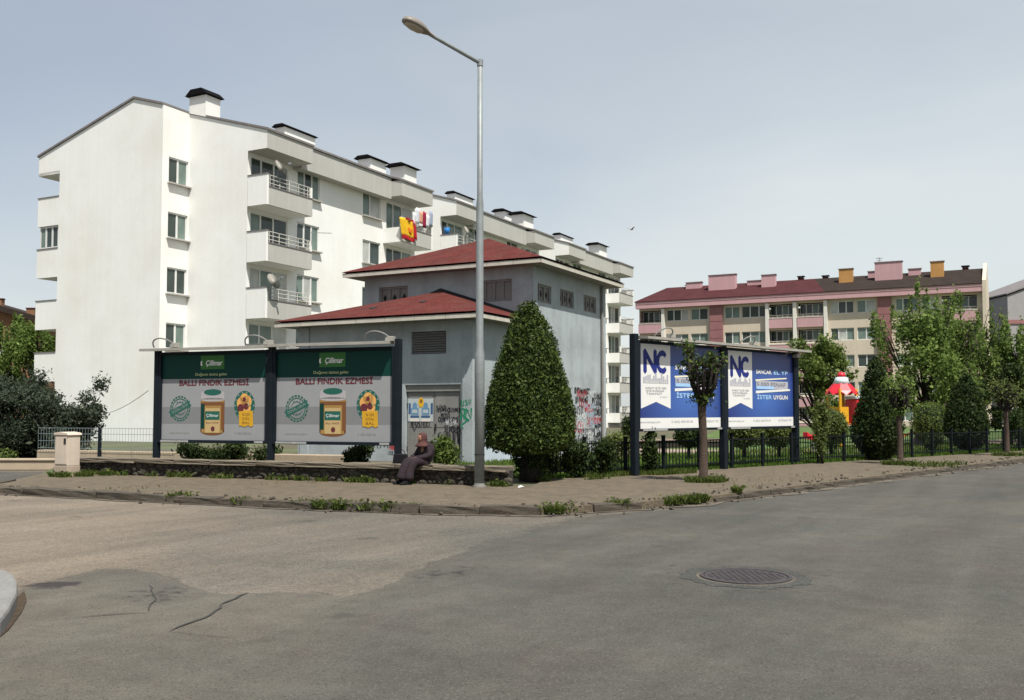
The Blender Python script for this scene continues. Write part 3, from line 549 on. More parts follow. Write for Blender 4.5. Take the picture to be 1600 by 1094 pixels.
# manhole
mh = thing('manhole_cover', 'round cast iron manhole cover set in the grey asphalt', 'manhole', (2.26, 9.38, 0.004))
MB().lathe([(0.435, 0.0), (0.435, 0.012), (0.40, 0.012), (0.40, 0.0)], 40).build('frame', M_['iron'], mh)
lid = MB().lathe([(0.392, 0.0), (0.392, 0.008), (0.0, 0.0085)], 40).build('lid', M_['iron'], mh)
kb = MB()
for i in range(-6, 7):
    for j in range(-6, 7):
        if math.hypot(i, j) < 6.2: kb.box(i * .056 - .017, i * .056 + .017, j * .056 - .017, j * .056 + .017, .0088, .014)
o = kb.build('tread_studs', M_['iron'], lid); o['kind'] = 'stuff'
rg = [(.615 + .03 * math.sin(i * 2.1) + .02 * math.sin(i * 5.3)) for i in range(48)]
rv_ = [(rr * math.cos(i * 6.2832 / 48), rr * math.sin(i * 6.2832 / 48), .0032) for i, rr in enumerate(rg)] + [(.47 * math.cos(i * 6.2832 / 48), .47 * math.sin(i * 6.2832 / 48), .0034) for i in range(48)] + [(.43 * math.cos(i * 6.2832 / 48), .43 * math.sin(i * 6.2832 / 48), .0036) for i in range(48)]
mr_ = MB(); mr_.add(rv_, [(i, (i + 1) % 48, 48 + (i + 1) % 48, 48 + i) for i in range(48)], asphalt('patched_asphalt_ring', (0.040, 0.041, 0.038), (0.052, 0.052, 0.047), 1.5, 0.3)); mr_.add(rv_, [(48 + i, 48 + (i + 1) % 48, 96 + (i + 1) % 48, 96 + i) for i in range(48)], M_['dust'])
o = struct(mr_.build('manhole_surround')); o.location = (2.26, 9.38, 0)

# ================================================================ STONE WALL
WL, WA = Vector((-10.85, 23.08, 0.10)), R(-20.35)
LW = 11.45
wl = thing('stone_wall', 'low dark rubble stone wall with pale concrete coping behind the pavement', 'wall', WL, WA)
MB().box(0, LW, 0.06, 0.40, 0, 0.32).build('wall_core', M_['mortar'], wl)
smesh = []
for q in range(7):
    g = random.Random(q + 40); bm = bmesh.new(); bmesh.ops.create_icosphere(bm, subdivisions=1, radius=0.5)
    for v in bm.verts: v.co *= g.uniform(0.82, 1.12); v.co.z *= 0.9
    me = bpy.data.meshes.new('stone'); bm.to_mesh(me); bm.free(); me.materials.append(M_['stone2'] if q in (2, 5) else M_['stone']); smesh.append(me)
for row in range(3):
    x = rnd.uniform(0, .06)
    while x < LW:
        ws = rnd.uniform(0.07, 0.30); hs = rnd.uniform(.08, .18)
        o = put('stone', smesh[rnd.randrange(7)], wl); o.location = (min(x + ws / 2, LW - .03), 0.075 + rnd.uniform(-.022, .012), 0.055 + row * .103 + rnd.uniform(-.03, .03))
        o.rotation_euler = (rnd.uniform(-.2, .2), rnd.uniform(-.5, .5), rnd.uniform(-.2, .2)); o.scale = (ws * 1.15, .13, hs * 1.1)
        x += ws
cmesh = []
for q in range(4):
    g = random.Random(q + 4); bm = bmesh.new(); bmesh.ops.create_cube(bm, size=1); bmesh.ops.subdivide_edges(bm, edges=bm.edges[:], cuts=2, use_grid_fill=True)
    for v in bm.verts: v.co += Vector((g.uniform(-.006, .006), g.uniform(-.03, .03), g.uniform(-.12, .05)))
    me = bpy.data.meshes.new('coping_slab'); bm.to_mesh(me); bm.free(); me.materials.append(M_['cope']); cmesh.append(me)
x = 0
while x < LW - .1:
    ws = min(rnd.uniform(0.8, 1.25), LW - x)
    o = put('coping_slab', cmesh[rnd.randrange(4)], wl); o.location = (x + ws / 2, 0.215, 0.363 + rnd.uniform(-.006, .006)); o.scale = (ws * .99, .52, .095); o.rotation_euler = (rnd.uniform(-.01, .01), rnd.uniform(-.006, .006), rnd.uniform(-.006, .006)); x += ws

# electric cabinet
cb = thing('electric_cabinet', 'cream metal utility cabinet standing at the left end of the stone wall', 'utility cabinet', (-10.2, 22.1, 0.12), R(-27.5))
MB().box(-.23, .23, -.17, .17, 0.0, 0.24).build('plinth', M_['cabdark'], cb, bevel=.008)
MB().box(-.222, .222, -.162, .162, 0.243, 0.94).build('cabinet_body', M_['cabinet'], cb, bevel=.01)
MB().prism([(-.25, .94), (.25, .94), (.22, .99), (0, 1.015), (-.22, .99)], -.19, .19, 'y').build('cabinet_roof', M_['cabinet'], cb, bevel=.008)
dr = MB().box(-.19, .19, -.176, -.1625, 0.28, 0.90).build('cabinet_door', M_['cabinet'], cb, bevel=.006)
MB().box(.10, .17, -.186, -.1765, 0.74, 0.87).build('latch', M_['metal_shade'], dr)

# ================================================================ TRANSFORMER BUILDING
TB = thing('transformer_building', 'grey two storey transformer building with dark red hipped roofs and graffiti', 'building', (0.683, 31.0, 0.08), R(62.5))
def wallpanel(mb, x0, x1, z0, z1, ops, m, T, rev=0.16, mrev=None):
    """wall sheet in plane y=0 (outside -y) with rectangular openings and reveals; T maps to building space"""
    xs = sorted({x0, x1, *[v for o in ops for v in (o[0], o[1])]}); zs = sorted({z0, z1, *[v for o in ops for v in (o[2], o[3])]})
    for i in range(len(xs) - 1):
        for j in range(len(zs) - 1):
            cx, cz = (xs[i] + xs[i + 1]) / 2, (zs[j] + zs[j + 1]) / 2
            if any(o[0] < cx < o[1] and o[2] < cz < o[3] for o in ops): continue
            mb.add([T @ Vector(p) for p in ((xs[i], 0, zs[j]), (xs[i + 1], 0, zs[j]), (xs[i + 1], 0, zs[j + 1]), (xs[i], 0, zs[j + 1]))], [(0, 1, 2, 3)], m)
    for a, b, c, d_ in ops:
        q = [(a, c), (b, c), (b, d_), (a, d_)]
        for k in range(4):
            p, r = q[k], q[(k + 1) % 4]
            mb.add([T @ Vector(v) for v in ((p[0], 0, p[1]), (p[0], rev, p[1]), (r[0], rev, r[1]), (r[0], 0, r[1]))], [(0, 1, 2, 3)], mrev or m)
I4 = Matrix.Identity(4)
def facing_minus_x(x, y):  # wall in plane x=const seen from -x: its x runs towards -y... origin at (x,y)
    return Matrix.Translation((x, y, 0)) @ Matrix.Rotation(R(-90), 4, 'Z')
UW, UD, UZ = 6.7, 6.2, 6.36
# upper storey, left face is plane x=0 (y from 6.7 down to 0), right face plane y=0
TL = facing_minus_x(0, UW)        # local a = 6.7 - y
tb = MB()
opL = [(UW - 6.08, UW - 4.86, 5.13, 5.90), (UW - 1.85, UW - .77, 5.15, 5.88)]
wallpanel(tb, 0, UW, 0, UZ, opL, M_['tgrey'], TL, .12)
opR = [(.12, 1.40, 5.12, 5.72), (2.1, 3.28, 5.14, 5.74), (4.15, 5.35, 5.16, 5.76)]
wallpanel(tb, 0, UD, 0, UZ, opR, M_['tgrey'], I4, .12)
tb.add([(UD, 0, 0), (UD, UW, 0), (UD, UW, UZ), (UD, 0, UZ)], [(0, 1, 2, 3)], M_['tgrey']); tb.add([(0, UW, 0), (0, UW, UZ), (UD, UW, UZ), (UD, UW, 0)], [(0, 1, 2, 3)], M_['tgrey'])
tb.build('wall', None, TB, label='tall rear storey wall')
def grille(T, a, b, c, d_, holes=True):
    mb = MB(); hb = []; n = 3; wd = (b - a); cx = []
    mb.box(a, b, .10, .125, c, d_)
    mb.box(a, b, .05, .0985, c, c + .07); mb.box(a, b, .05, .0985, d_ - .07, d_)
    for i in range(4): mb.box(a + (wd - .08) * i / 3, a + (wd - .08) * i / 3 + .08, .05, .0985, c + .072, d_ - .072)
    for i in range(3):
        x = a + wd * (i + .5) / 3; z = (c + d_) / 2; hb.append(MB().prism([(x - .075, z), (x, z - .13), (x + .075, z), (x, z + .13)], .088, .097, 'y'))
    o = mb.build('vent_panel', M_['tpanel'], TB, M=T)
    if holes:
        for h_ in hb: h_.build('vent_hole', M_['hole'], o)
grille(TL, *opL[0]); grille(TL, *opL[1], holes=False)
for q in opR: grille(I4, *q)
# corner pilaster strips + downpipe
MB().box(-.03, .28, -.03, -.001, 0, UZ - .1).build('pilaster', M_['tgrey'], TB); MB().box(UD - .35, UD - .05, -.05, -.001, 0, UZ - .1).build('pilaster', M_['tgrey'], TB)
MB().tube([(UD - .45, -.07, 0.1), (UD - .45, -.07, UZ - .15)], .05, 8).build('downpipe', M_['tpanel'], TB)
# lower block
LX, LY0, LY1, LZ = -3.5, 0.23, 6.72, 4.30
TLo = facing_minus_x(LX, LY1)      # a = LY1 - y ; measured offsets from corner y0
f = lambda s: LY1 - (LY0 + s)
lb = MB()
opl = [(f(2.37), f(.41), 0.0, 2.32), (f(2.15), f(.92), 3.24, 3.92)]
wallpanel(lb, 0, LY1 - LY0, 0, LZ, opl, M_['tgrey'], TLo, .18)
T2 = Matrix.Translation((LX, LY0, 0)); wallpanel(lb, 0, 3.5, 0, LZ, [], M_['tgrey'], T2)
lb.add([(LX, LY1, 0), (LX, LY1, LZ), (0, LY1, LZ), (0, LY1, 0)], [(0, 1, 2, 3)], M_['tgrey'])
lb.build('wall', None, TB, label='low front block wall')
mb = MB()
for s in (0.0, 6.05): mb = MB().box(f(s + .33), f(s), -.05, -.001, 0, LZ - .1); mb.build('pilaster', M_['tgrey'], TB, M=TLo)
# louvre window: each slat a child
lv = MB().box(opl[1][0], opl[1][1], .13, .15, opl[1][2], opl[1][3]).build('louvre', M_['tpanel'], TB, M=TLo)
slm = MB().box(opl[1][0] + .03, opl[1][1] - .03, -.045, .045, -.008, .008).mesh('slat'); slm.materials.append(M_['tpanel'])
for i in range(9): put('slat', slm, lv, loc=(0, .07, opl[1][2] + .05 + i * .073), rot=(R(35), 0, 0))
# door
da, db = opl[0][0], opl[0][1]; dm = (da + db) / 2
MB().box(da, db, .05, .16, 2.12, 2.318).build('door_header', M_['door'], TB, M=TLo)
for a, b in ((da + .03, dm - .006), (dm + .006, db - .03)):
    dl = MB().box(a, b, .11, .155, 0.02, 2.115).build('door', M_['door'], TB, M=TLo)
    MB().box(a + .06, b - .06, .102, .1095, .15, .95).build('panel', M_['door'], dl); MB().box(a + .06, b - .06, .102, .1095, 1.05, 2.02).build('panel', M_['door'], dl)
    if a > dm: MB().box(a + .03, a + .07, .07, .1, .95, 1.15).build('handle', M_['metal_shade'], dl)
    else:
        for k in range(2): MB().tube([(a - .012, .10, .35 + 1.3 * k), (a - .012, .10, .47 + 1.3 * k)], .014, 6).build('hinge', M_['metal_shade'], dl)
# print on door and walls
blk, redp, grn, blu, pal, yel = flat('black_spray', (.035, .036, .04), .7, .3), flat('red_spray', (.33, .05, .06), .7, .2), flat('green_spray', (.02, .20, .10), .7, .2), flat('blue_spray', (.12, .24, .40), .7, .2), flat('poster_pale', (.42, .46, .46)), flat('poster_yellow', (.65, .38, .03))
wsp_ = flat('grey_spray', (.40, .41, .42), .7, .2); pblue, pdark = flat('poster_blue', (.13, .25, .38)), flat('poster_dark_blue', (.05, .10, .20))
scribble_seed(3)
g = Print()
ax = lambda px: da + (px - 633) / (720 - 633) * (db - da)
az = lambda py: 2.32 - (py - 605) / (723 - 605) * 2.32
g.scribble(ax(682), ax(715), az(643), .13, .032, blk); g.scribble(ax(683), ax(712), az(658), .15, .03, blk); g.scribble(ax(692), ax(716), az(671), .2, .03, blk)
for px in (697, 706, 713): g.stroke([(ax(px), az(676)), (ax(px + .8), az(694))], .06, blk); g.stroke([(ax(px + 3), az(678)), (ax(px + 2.5), az(700))], .03, blk)
g.scribble(ax(640), ax(668), az(665), .16, .03, blk); g.stroke([(ax(641), az(660)), (ax(645), az(676)), (ax(652), az(662))], .04, blk); g.scribble(ax(700), ax(716), az(703), .12, .03, blk)
g.build('graffiti', None, TB, M=TLo @ Matrix.Translation((0, .0985, 0)))
p = Print()
p.rect(ax(635), ax(675), az(661), az(626), pal, 1)
for px in (646, 663):
    p.disc(ax(px), az(637), .085, .10, pblue, 2); p.rect(ax(px - 6), ax(px + 6), az(651), az(640), pblue, 3); p.rect(ax(px - 4), ax(px + 4), az(648), az(643), pal, 4); p.rect(ax(px - 7), ax(px + 7), az(655), az(652), pdark, 4)
p.rect(ax(636), ax(639.5), az(650), az(633), pdark, 2); p.rect(ax(671), ax(674.5), az(650), az(633), pdark, 2); p.disc(ax(656), az(632), .10, .15, yel, 5); p.disc(ax(656), az(630), .05, .06, flat('poster_brown', (.25, .12, .02)), 6)
for a, b in ((638, 653), (656, 671)): p.rect(ax(a), ax(b), az(661), az(656.5), flat('poster_white', (.62, .58, .55)), 5)
for q in range(7): p.scribble(ax(680 + (q * 7) % 26), ax(694 + (q * 7) % 24), az(640 + (q * 11) % 72), rnd.uniform(.12, .26), .028, (blk, blk, wsp_, blk)[q % 4], 3)
p.build('wall_poster', None, TB, M=TLo @ Matrix.Translation((0, .097, 0)))
g = Print()
g.scribble(f(.36), f(.12), 1.78, .18, .035, grn); g.scribble(f(.38), f(.06), 1.45, .34, .06, grn); g.stroke([(f(.1), 1.3), (f(.36), 1.12), (f(.3), 1.02)], .05, grn); g.stroke([(f(.33), 1.6), (f(.12), 1.55), (f(.3), 1.4), (f(.1), 1.25)], .06, grn)
g.scribble(f(3.3), f(2.75), .72, .34, .055, redp); g.scribble(f(2.9), f(2.6), .42, .14, .035, redp); g.scribble(f(5.9), f(5.6), .8, .4, .05, blk); g.scribble(f(3.9), f(3.6), .62, .2, .04, blk); g.scribble(f(4.6), f(4.1), .8, .2, .03, blu)
g.build('graffiti', None, TB, M=TLo @ Matrix.Translation((0, -.053, 0)))
g = Print(); g.scribble(.25, 1.5, 1.05, .25, .05, blu); g.scribble(.3, 1.2, .55, .22, .05, blk); g.scribble(.5, 1.4, .8, .22, .045, blu); g.poly([(.05, .0), (3.4, .0), (3.4, 1.15), (2.6, 1.3), (2.1, 1.18), (1.5, 1.38), (.8, 1.22), (.3, 1.36), (.05, 1.2)], flat('pale_blue_overpaint', (.45, .52, .57), .8, .08), 1)
g.build('graffiti', None, TB, M=T2 @ Matrix.Translation((0, -.004, 0)))
g = Print()
for i, (x0, x1, z, h, m) in enumerate(((3.3, 4.6, 2.25, .22, blk), (3.4, 4.4, 1.95, .24, blk), (4.9, 5.6, 1.9, .3, blk), (4.2, 4.8, 1.65, .34, redp), (3.4, 3.9, 1.55, .35, blk), (5.0, 5.9, 1.5, .3, blk), (4.4, 4.9, 1.2, .35, redp), (3.3, 4.0, 1.0, .42, redp), (5.1, 5.7, 1.2, .25, redp), (3.6, 5.0, .75, .3, blk), (5.1, 5.5, .8, .42, blk), (3.2, 5.8, .45, .3, blk), (2.2, 3.2, 1.3, .4, blk))): g.scribble(x0, x1, z, h, .055, m)
wsp, lbl = flat('white_spray', (.55, .57, .57), .7, .1), flat('light_blue_spray', (.30, .42, .52), .7, .15)
for q in range(16): g.scribble(3.0 + (q * .83) % 2.6, 3.5 + (q * .83) % 2.6 + rnd.random() * .4, .35 + (q * .37) % 1.9, rnd.uniform(.16, .34), rnd.uniform(.03, .06), (blk, wsp, lbl, blk, redp, wsp)[q % 6])
g.build('graffiti', None, TB, M=Matrix.Translation((0, -.004, 0)))
# roofs: hip with real thickness, fascia boards, soffit
def hiproof(x0, x1, y0, y1, z, apex, half=False):
    ap = Vector(apex); c = [Vector(q) for q in ((x0, y0, z), (x1, y0, z), (x1, y1, z), (x0, y1, z))]
    mb = MB(); vs = c + [ap] + [q - Vector((0, 0, .05)) for q in c]
    fs = [(0, 1, 4), (3, 0, 4), (2, 3, 4)] + ([] if half else [(1, 2, 4)]) + [(5, 8, 7, 6)]
    mb.add(vs, fs); return mb.build('roof', M_['redroof'], TB)
def fasciaboards(x0, x1, y0, y1, z0, z1, sides):
    for s in sides:
        if s == 'L': L0, fixed = (y1 - y0), 'x'
        else: L0, fixed = (x1 - x0), 'y'
        n = max(2, round(L0 / 1.0)); st = L0 / n
        for i in range(n):
            if s == 'L': mb = MB().box(x0 - .025, x0, y0 + st * i + .006, y0 + st * (i + 1) - .006, z0, z1 - rnd.random() * .012)
            elif s == 'R': mb = MB().box(x0 + st * i + .006, x0 + st * (i + 1) - .006, y0 - .025, y0, z0, z1 - rnd.random() * .012)
            else: mb = MB().box(x0 + st * i + .006, x0 + st * (i + 1) - .006, y1, y1 + .025, z0, z1)
            mb.build('fascia_board', M_['trim'], TB)
    MB().box(x0 + .002, x1 - .002, y0 + .002, y1 - .002, z0 + .02, z0 + .04).build('soffit', M_['soff'], TB)
OH = .55
ux0, ux1, uy0, uy1 = -OH, UD + OH, -OH, UW + OH
r1 = hiproof(ux0 - .04, ux1 + .04, uy0 - .04, uy1 + .04, 6.44, (UD / 2, UW / 2, 7.92)); fasciaboards(ux0, ux1, uy0, uy1, 6.25, 6.385, 'LR')
lx0, ly0, ly1 = LX - .60, LY0 - .50, LY1 + .5
r2 = hiproof(lx0 - .04, -.004, ly0 - .04, ly1 + .04, 4.39, (-.004, 3.5, 5.62), True); fasciaboards(lx0, -.006, ly0, ly1, 4.205, 4.335, 'LR')
# dark strips paint the shadow gap between low roof and tall wall
for ya, yb in ((3.5, ly0), (3.5, ly1)):
    a, b = Vector((-.03, ya, 5.62)), Vector((-.03, yb, 4.39))
    MB().prism([(a.y, a.z - .02), (b.y, b.z - .02), (b.y, b.z + .10), (a.y, a.z + .10)], -.05, -.002, 'x').build('gap_shade_strip', M_['metal_shade'], TB)
for (y, t) in ((4.4, .35), (2.9, .5)):
    MB().box(-.14, .14, -.08, .08, 0, .05).build('roof_patch', M_['metal_shade'], r2, loc=(lx0 * (1 - t), y, 4.39 + 1.23 * t - .02), rot=(0, R(-17), R(10)))
# ================================================================ WINDOWS (shared meshes)
_win = {}
def winmesh(w, h, kind):
    k = (round(w, 2), round(h, 2), kind)
    if k in _win: return _win[k]
    fr = MB(); t = .07
    fr.box(0, t, 0, .06, 0, h); fr.box(w - t, w, 0, .06, 0, h); fr.box(t, w - t, 0, .06, 0, t); fr.box(t, w - t, 0, .06, h - t, h)
    cuts = {'two': [w * .5], 'three': [w * .33, w * .67], 'glaze': [w * .28, w * .62], 'four': [w * .25, w * .5, w * .75], 'one': [], 'side': [w * .42]}[kind]
    for c in cuts: fr.box(c - t * .8, c + t * .8, -.004, .056, t + .001, h - t - .001)
    fm = fr.mesh('window'); fm.materials.append(M_['pvc'])
    ed = [t] + [v for c in cuts for v in (c - t * .8, c + t * .8)] + [w - t]; panes = []
    for i in range(0, len(ed), 2):
        pm = {}
        for nm in ('glassd', 'glassg', 'glassw'):
            me = MB().box(ed[i] + .002, ed[i + 1] - .002, .025, .035, t + .002, h - t - .002).mesh('pane'); me.materials.append(M_[nm]); pm[nm] = me
        panes.append(pm)
    sm = MB().box(-.08, w + .08, -.20, .02, -.075, -.003).mesh('sill'); sm.materials.append(M_['sill'])
    _win[k] = (fm, panes, sm); return _win[k]
def window(parent, T, x, z, w, h, kind='two', depth=.14, sill=True, look=None):
    fm, panes, sm = winmesh(w, h, kind)
    o = put('window', fm, parent, M=T @ Matrix.Translation((x, depth, z)))
    for i, pm in enumerate(panes):
        put('pane', pm[look[i % len(look)] if look else rnd.choices(('glassd', 'glassg', 'glassw'), (4, 5, 2.6))[0]], o)
    if sill: put('sill', sm, o, loc=(0, -depth, 0))
    return o

# ================================================================ WHITE APARTMENT BUILDING
WB = thing('apartment_building', 'long white five storey apartment building with projecting balconies and roof chimneys', 'building', (-12.11, 46.9, 0.08), R(62.5))
PER, BL = 18.25, 15.3
SY, NX = 5.26, -1.78
def zr(y): return 15.45 + .2925 * y if y < 7.35 else 15.45 + .2925 * (14.7 - y)
fl = [2.82 * k for k in range(5)]
wb = MB()
# gable end, narrow window strip
wb.add([(NX, SY, 0), (NX, SY, zr(SY)), (NX, 7.35, zr(7.35)), (NX, 14.7, zr(14.7)), (NX, 14.7, 14.38), (NX, 12.98, 14.38), (NX, 12.98, 0)], [(0, 1, 2, 3, 4, 5, 6)], M_['white'])
TN = Matrix.Translation((NX, SY, 0))
nops = [(.42, 1.72, 13.13 - q, 14.45 - q) for q in fl]
wallpanel(wb, 0, -NX, 0, 14.9, nops, M_['white'], TN, .14)
wb.add([(NX, SY, 14.9), (0, SY, 14.9), (0, SY, zr(SY)), (NX, SY, zr(SY))], [(0, 1, 2, 3)], M_['white'])
END = 2 * PER + BL
wb.add([(NX, 12.98, 0), (NX, 12.98, 14.38), (END, 12.98, 14.38), (END, 12.98, 0)], [(0, 1, 2, 3)], M_['white'])
wb.box(NX, 2.0, 12.985, 14.7, 14.38, 14.55, M_['white'])
wb.add([(END, 0, 14.55), (END, 0, zr(0)), (END, 7.35, zr(7.35)), (END, 14.7, zr(14.7)), (END, 14.7, 0), (END, 1.35, 0), (END, 1.35, 14.55)], [tuple(range(7))], M_['white'])
for k in range(3):
    x0 = k * PER; x1 = x0 + BL
    wb.add([(x0, SY, 0), (x0, 1.25, 0), (x0, 1.25, 14.55), (x0, 0, 14.55), (x0, 0, zr(0)), (x0, SY, zr(SY))], [tuple(range(6))], M_['white'])
    if k < 2: wb.add([(x1, SY, 0), (x1, 1.35, 0), (x1, 1.35, 14.55), (x1, 0, 14.55), (x1, 0, zr(0)), (x1, SY, zr(SY))], [tuple(range(6))], M_['white'])
    if k < 2: wb.add([(x1, SY, 0), (x1 + PER - BL, SY, 0), (x1 + PER - BL, SY, zr(SY)), (x1, SY, zr(SY))], [(0, 1, 2, 3)], M_['white'])
    ops = []
    for q in fl:
        zb = 11.75 - q + .2
        ops += [(.35, 3.15, zb, zb + 2.45), (3.9, 5.75, 13.12 - q, 14.5 - q), (9.75, 11.55, 13.12 - q, 14.5 - q), (12.15, 14.95, zb, zb + 2.45)]
    wallpanel(wb, 0, BL, 0, 14.552, ops, M_['white'], Matrix.Translation((x0, 1.35, 0)), .14)
wb.build('wall', None, WB)
for q in fl: window(WB, TN, .42, 13.13 - q, 1.30, 1.32, 'two', .07, look=rnd.choice((['glassd', 'glassd'], ['glassg', 'glassw'], ['glassd', 'glassg'])))
rg = MB(); r_ = lambda x0, x1, y0, y1: rg.add([(x0, y0, zr(y0) + .02), (x1, y0, zr(y0) + .02), (x1, y1, zr(y1) + .02), (x0, y1, zr(y1) + .02), (x0, y0, zr(y0) + .13), (x1, y0, zr(y0) + .13), (x1, y1, zr(y1) + .13), (x0, y1, zr(y1) + .13)], [(3, 2, 1, 0), (4, 5, 6, 7), (0, 1, 5, 4), (1, 2, 6, 5), (2, 3, 7, 6), (3, 0, 4, 7)])
r_(NX - .07, END + .06, SY + .001, 7.35); r_(NX - .07, END + .06, 7.35, 14.78)
for k in range(3):
    x0 = k * PER
    r_(x0 - .06, x0 + 3.56, -.07, SY - .001); r_(x0 + 3.561, x0 + BL - 3.561, .66, SY - .001); r_(x0 + BL - 3.56, x0 + BL + .06, -.07, SY - .001)
rg.build('roof', M_['roofgrey'], WB)
fb = MB().box(.006, 3.5, -.003, 1.346, 0, .93).mesh('fascia'); fb.materials.append(M_['fasc'])
fm = MB().box(3.503, BL - 3.503, .74, 1.346, 0, 1.25).mesh('fascia'); fm.materials.append(M_['fasc'])
# balcony prototype meshes (bay width 3.5, opens to -y)
ps = MB().box(0, .15, -.003, 1.24, 0, 1.52).mesh('side_wall'); ps.materials.append(M_['white'])
pf = MB().box(.153, 3.5, 0, .12, -.001, .90).mesh('parapet'); pf.materials.append(M_['fasc'])
pcap = MB().box(.153, 3.5, -.03, .15, .903, .955).mesh('parapet_cap'); pcap.materials.append(M_['roofgrey'])
pe = MB().box(3.35, 3.5, .123, 1.34, 0, .90).box(3.36, 3.49, .0, .12, .957, 1.5).mesh('side_wall'); pe.materials.append(M_['white'])
pslab = MB().box(.153, 3.347, .123, 1.345, 0, .16).mesh('slab'); pslab.materials.append(M_['white'])
pcap2 = MB().box(-.03, .18, -.03, 1.25, 1.523, 1.565).mesh('parapet_cap'); pcap2.materials.append(M_['roofgrey'])
rl = MB()
for z in (1.10, 1.30, 1.50): rl.tube([(.16, .06, z), (3.35, .06, z)], .022, 6)
for i in range(5): rl.tube([(.3 + i * .72, .06, .95), (.3 + i * .72, .06, 1.5)], .02, 6)
rlm = rl.mesh('railing'); rlm.materials.append(M_['rail'])
for k in range(3):
    for bx, flip in ((k * PER, False), (k * PER + BL, True)):
        S = Matrix.Diagonal((-1, 1, 1, 1)) if flip else I4
        put('fascia', fb, WB, M=Matrix.Translation((bx, 0, 14.552)) @ S)
        for q in fl:
            zb = 11.75 - q
            b = put('balcony', pslab, WB, M=Matrix.Translation((bx, 0, zb)) @ S)
            for me in (ps, pf, pcap, pe, pcap2, rlm): put(me.name.split('.')[0], me, b)
            xx = bx + (.35 if not flip else -3.15)
            window(WB, Matrix.Translation((0, 1.35, 0)), xx, zb + .2, 2.8, 2.45, 'glaze', .06, False)
    put('fascia', fm, WB, M=Matrix.Translation((k * PER, 0, 14.4)))
    for q in fl:
        window(WB, Matrix.Translation((k * PER, 1.35, 0)), 3.9, 13.12 - q, 1.85, 1.38, 'three' if k == 0 else 'two', .06)
        window(WB, Matrix.Translation((k * PER, 1.35, 0)), 9.75, 13.12 - q, 1.8, 1.38, 'side', .06)
# balconies on the far left facade
for i, q in enumerate(fl):
    zb = 11.58 - q; h = 1.55
    mb = MB().box(NX, NX + .15, 12.983, 14.7, zb, zb + h).box(NX + .152, 2.0, 14.55, 14.7, zb, zb + h).box(NX + .152, 2.0, 12.985, 14.547, zb, zb + .16)
    mb.build('balcony', M_['white'], WB)
    MB().box(NX - .03, NX + .18, 12.982, 14.73, zb + h + .002, zb + h + .05).build('parapet_cap', M_['roofgrey'], WB)
    if i == 1:
        window(WB, facing_minus_x(NX, 14.62), .05, zb + h + .06, 1.5, 1.19, 'three', .08, False, ['glassg', 'glassd', 'glassd'])
# chimneys
def chimney(parent, x0, x1, y0, y1, z0, z1, m, capm, over=.22, capt=.16, lift=.12, tilt=0.0, lab=None):
    o = MB().box(x0, x1, y0, y1, z0, z1).build('chimney', m, parent)
    lg = MB()
    for a in (x0 + .06, x1 - .14):
        for b in (y0 + .06, y1 - .14): lg.box(a, a + .08, b, b + .08, z1, z1 + lift)
    lg.build('cap_leg', capm, o)
    mb = MB(); n = 8; w_ = (y1 - y0) / 2 + over; yc = (y0 + y1) / 2
    mb.prism([(yc - w_, z1 + lift), (yc + w_, z1 + lift), (yc + w_ * .55, z1 + lift + capt), (yc - w_ * .55, z1 + lift + capt)], x0 - over, x1 + over, 'x')
    mb.build('chimney_cap', capm, o); return o
ch = MB().prism([(4.1, 16.68), (5.259, 17.02), (5.259, 17.85), (4.1, 17.85)], -.062, .95, 'x').build('chimney', M_['white'], WB)
MB().prism([(3.93, 17.88), (5.43, 17.88), (5.05, 18.2), (4.3, 18.2)], -.22, 1.1, 'x').build('chimney_cap', M_['capblk'], ch); MB().box(.06, .86, 4.2, 5.15, 17.852, 17.878).build('cap_leg', M_['capblk'], ch)
for k in range(3):
    b = k * PER
    chimney(WB, b + 4.5, b + 7.1, 2.8, 3.5, 15.8, 17.2, M_['white'], M_['capblk'], .14, .14, .04)
    if k < 2: chimney(WB, b + 13.3, b + 15.0, 3.4, 4.4, 16.0, 17.6, M_['white'], M_['capblk'], .2, .18, .04)
    chimney(WB, b + (13.9, 12.3, 9.6)[k], b + (15.25, 14.0, 11.4)[k], 1.2, 2.3, 15.6, 16.98, M_['white'], M_['capblk'], .26, .16, .04)
# things fixed to or hung on the building
WBM = Matrix.Translation((-12.11, 46.9, 0.08)) @ Matrix.Rotation(R(62.5), 4, 'Z')
def dish(x, y, z, d, label, az, r=.42):
    t = thing('satellite_dish', label, 'satellite dish', WBM @ Vector((x, y, z)), R(az), 'satellite dishes on the white apartment building')
    M = Matrix.Rotation(R(62), 4, 'X')
    MB().lathe([(r, .10), (r * .8, .05), (r * .45, .012), (0.01, 0), (0.01, .012), (r * .45, .026), (r * .8, .066), (r, .112)], 20, M=M).build('reflector', M_['strip'], t, True)
    MB().tube([(0, 0, -.05), (0, .1, -.35), (0, .1, -.75)], .028, 6).build('mast', M_['galv'], t)
    MB().tube([M @ Vector((0, -r * .9, .06)), M @ Vector((0, -.1, .55))], .015, 5).box(-.05, .05, -.66, -.52, .16, .26).build('feed_arm', M_['galv'], t)
dish(1.0, .10, 14.00 - .25, 0, 'pale satellite dish on the topmost corner balcony of the white building', 75)
dish(.35, -.12, 8.1 - .2, 0, 'pale satellite dish on the middle corner balcony above the green billboards', 65)
dish(19.6, .0, 13.6, 0, 'pale satellite dish on the second stair block beside a blue bucket', 70)
an = thing('tv_antenna', 'thin antenna boom sticking out from the second balcony of the white building', 'antenna', WBM @ Vector((3.42, -.05, 10.42)), R(62.5))
MB().tube([(0, 0, -.1), (0, 0, .55)], .02, 6).build('mast', M_['galv'], an); MB().tube([(-.1, 0, .45), (1.3, -.25, .62)], .014, 5).build('boom', M_['galv'], an)
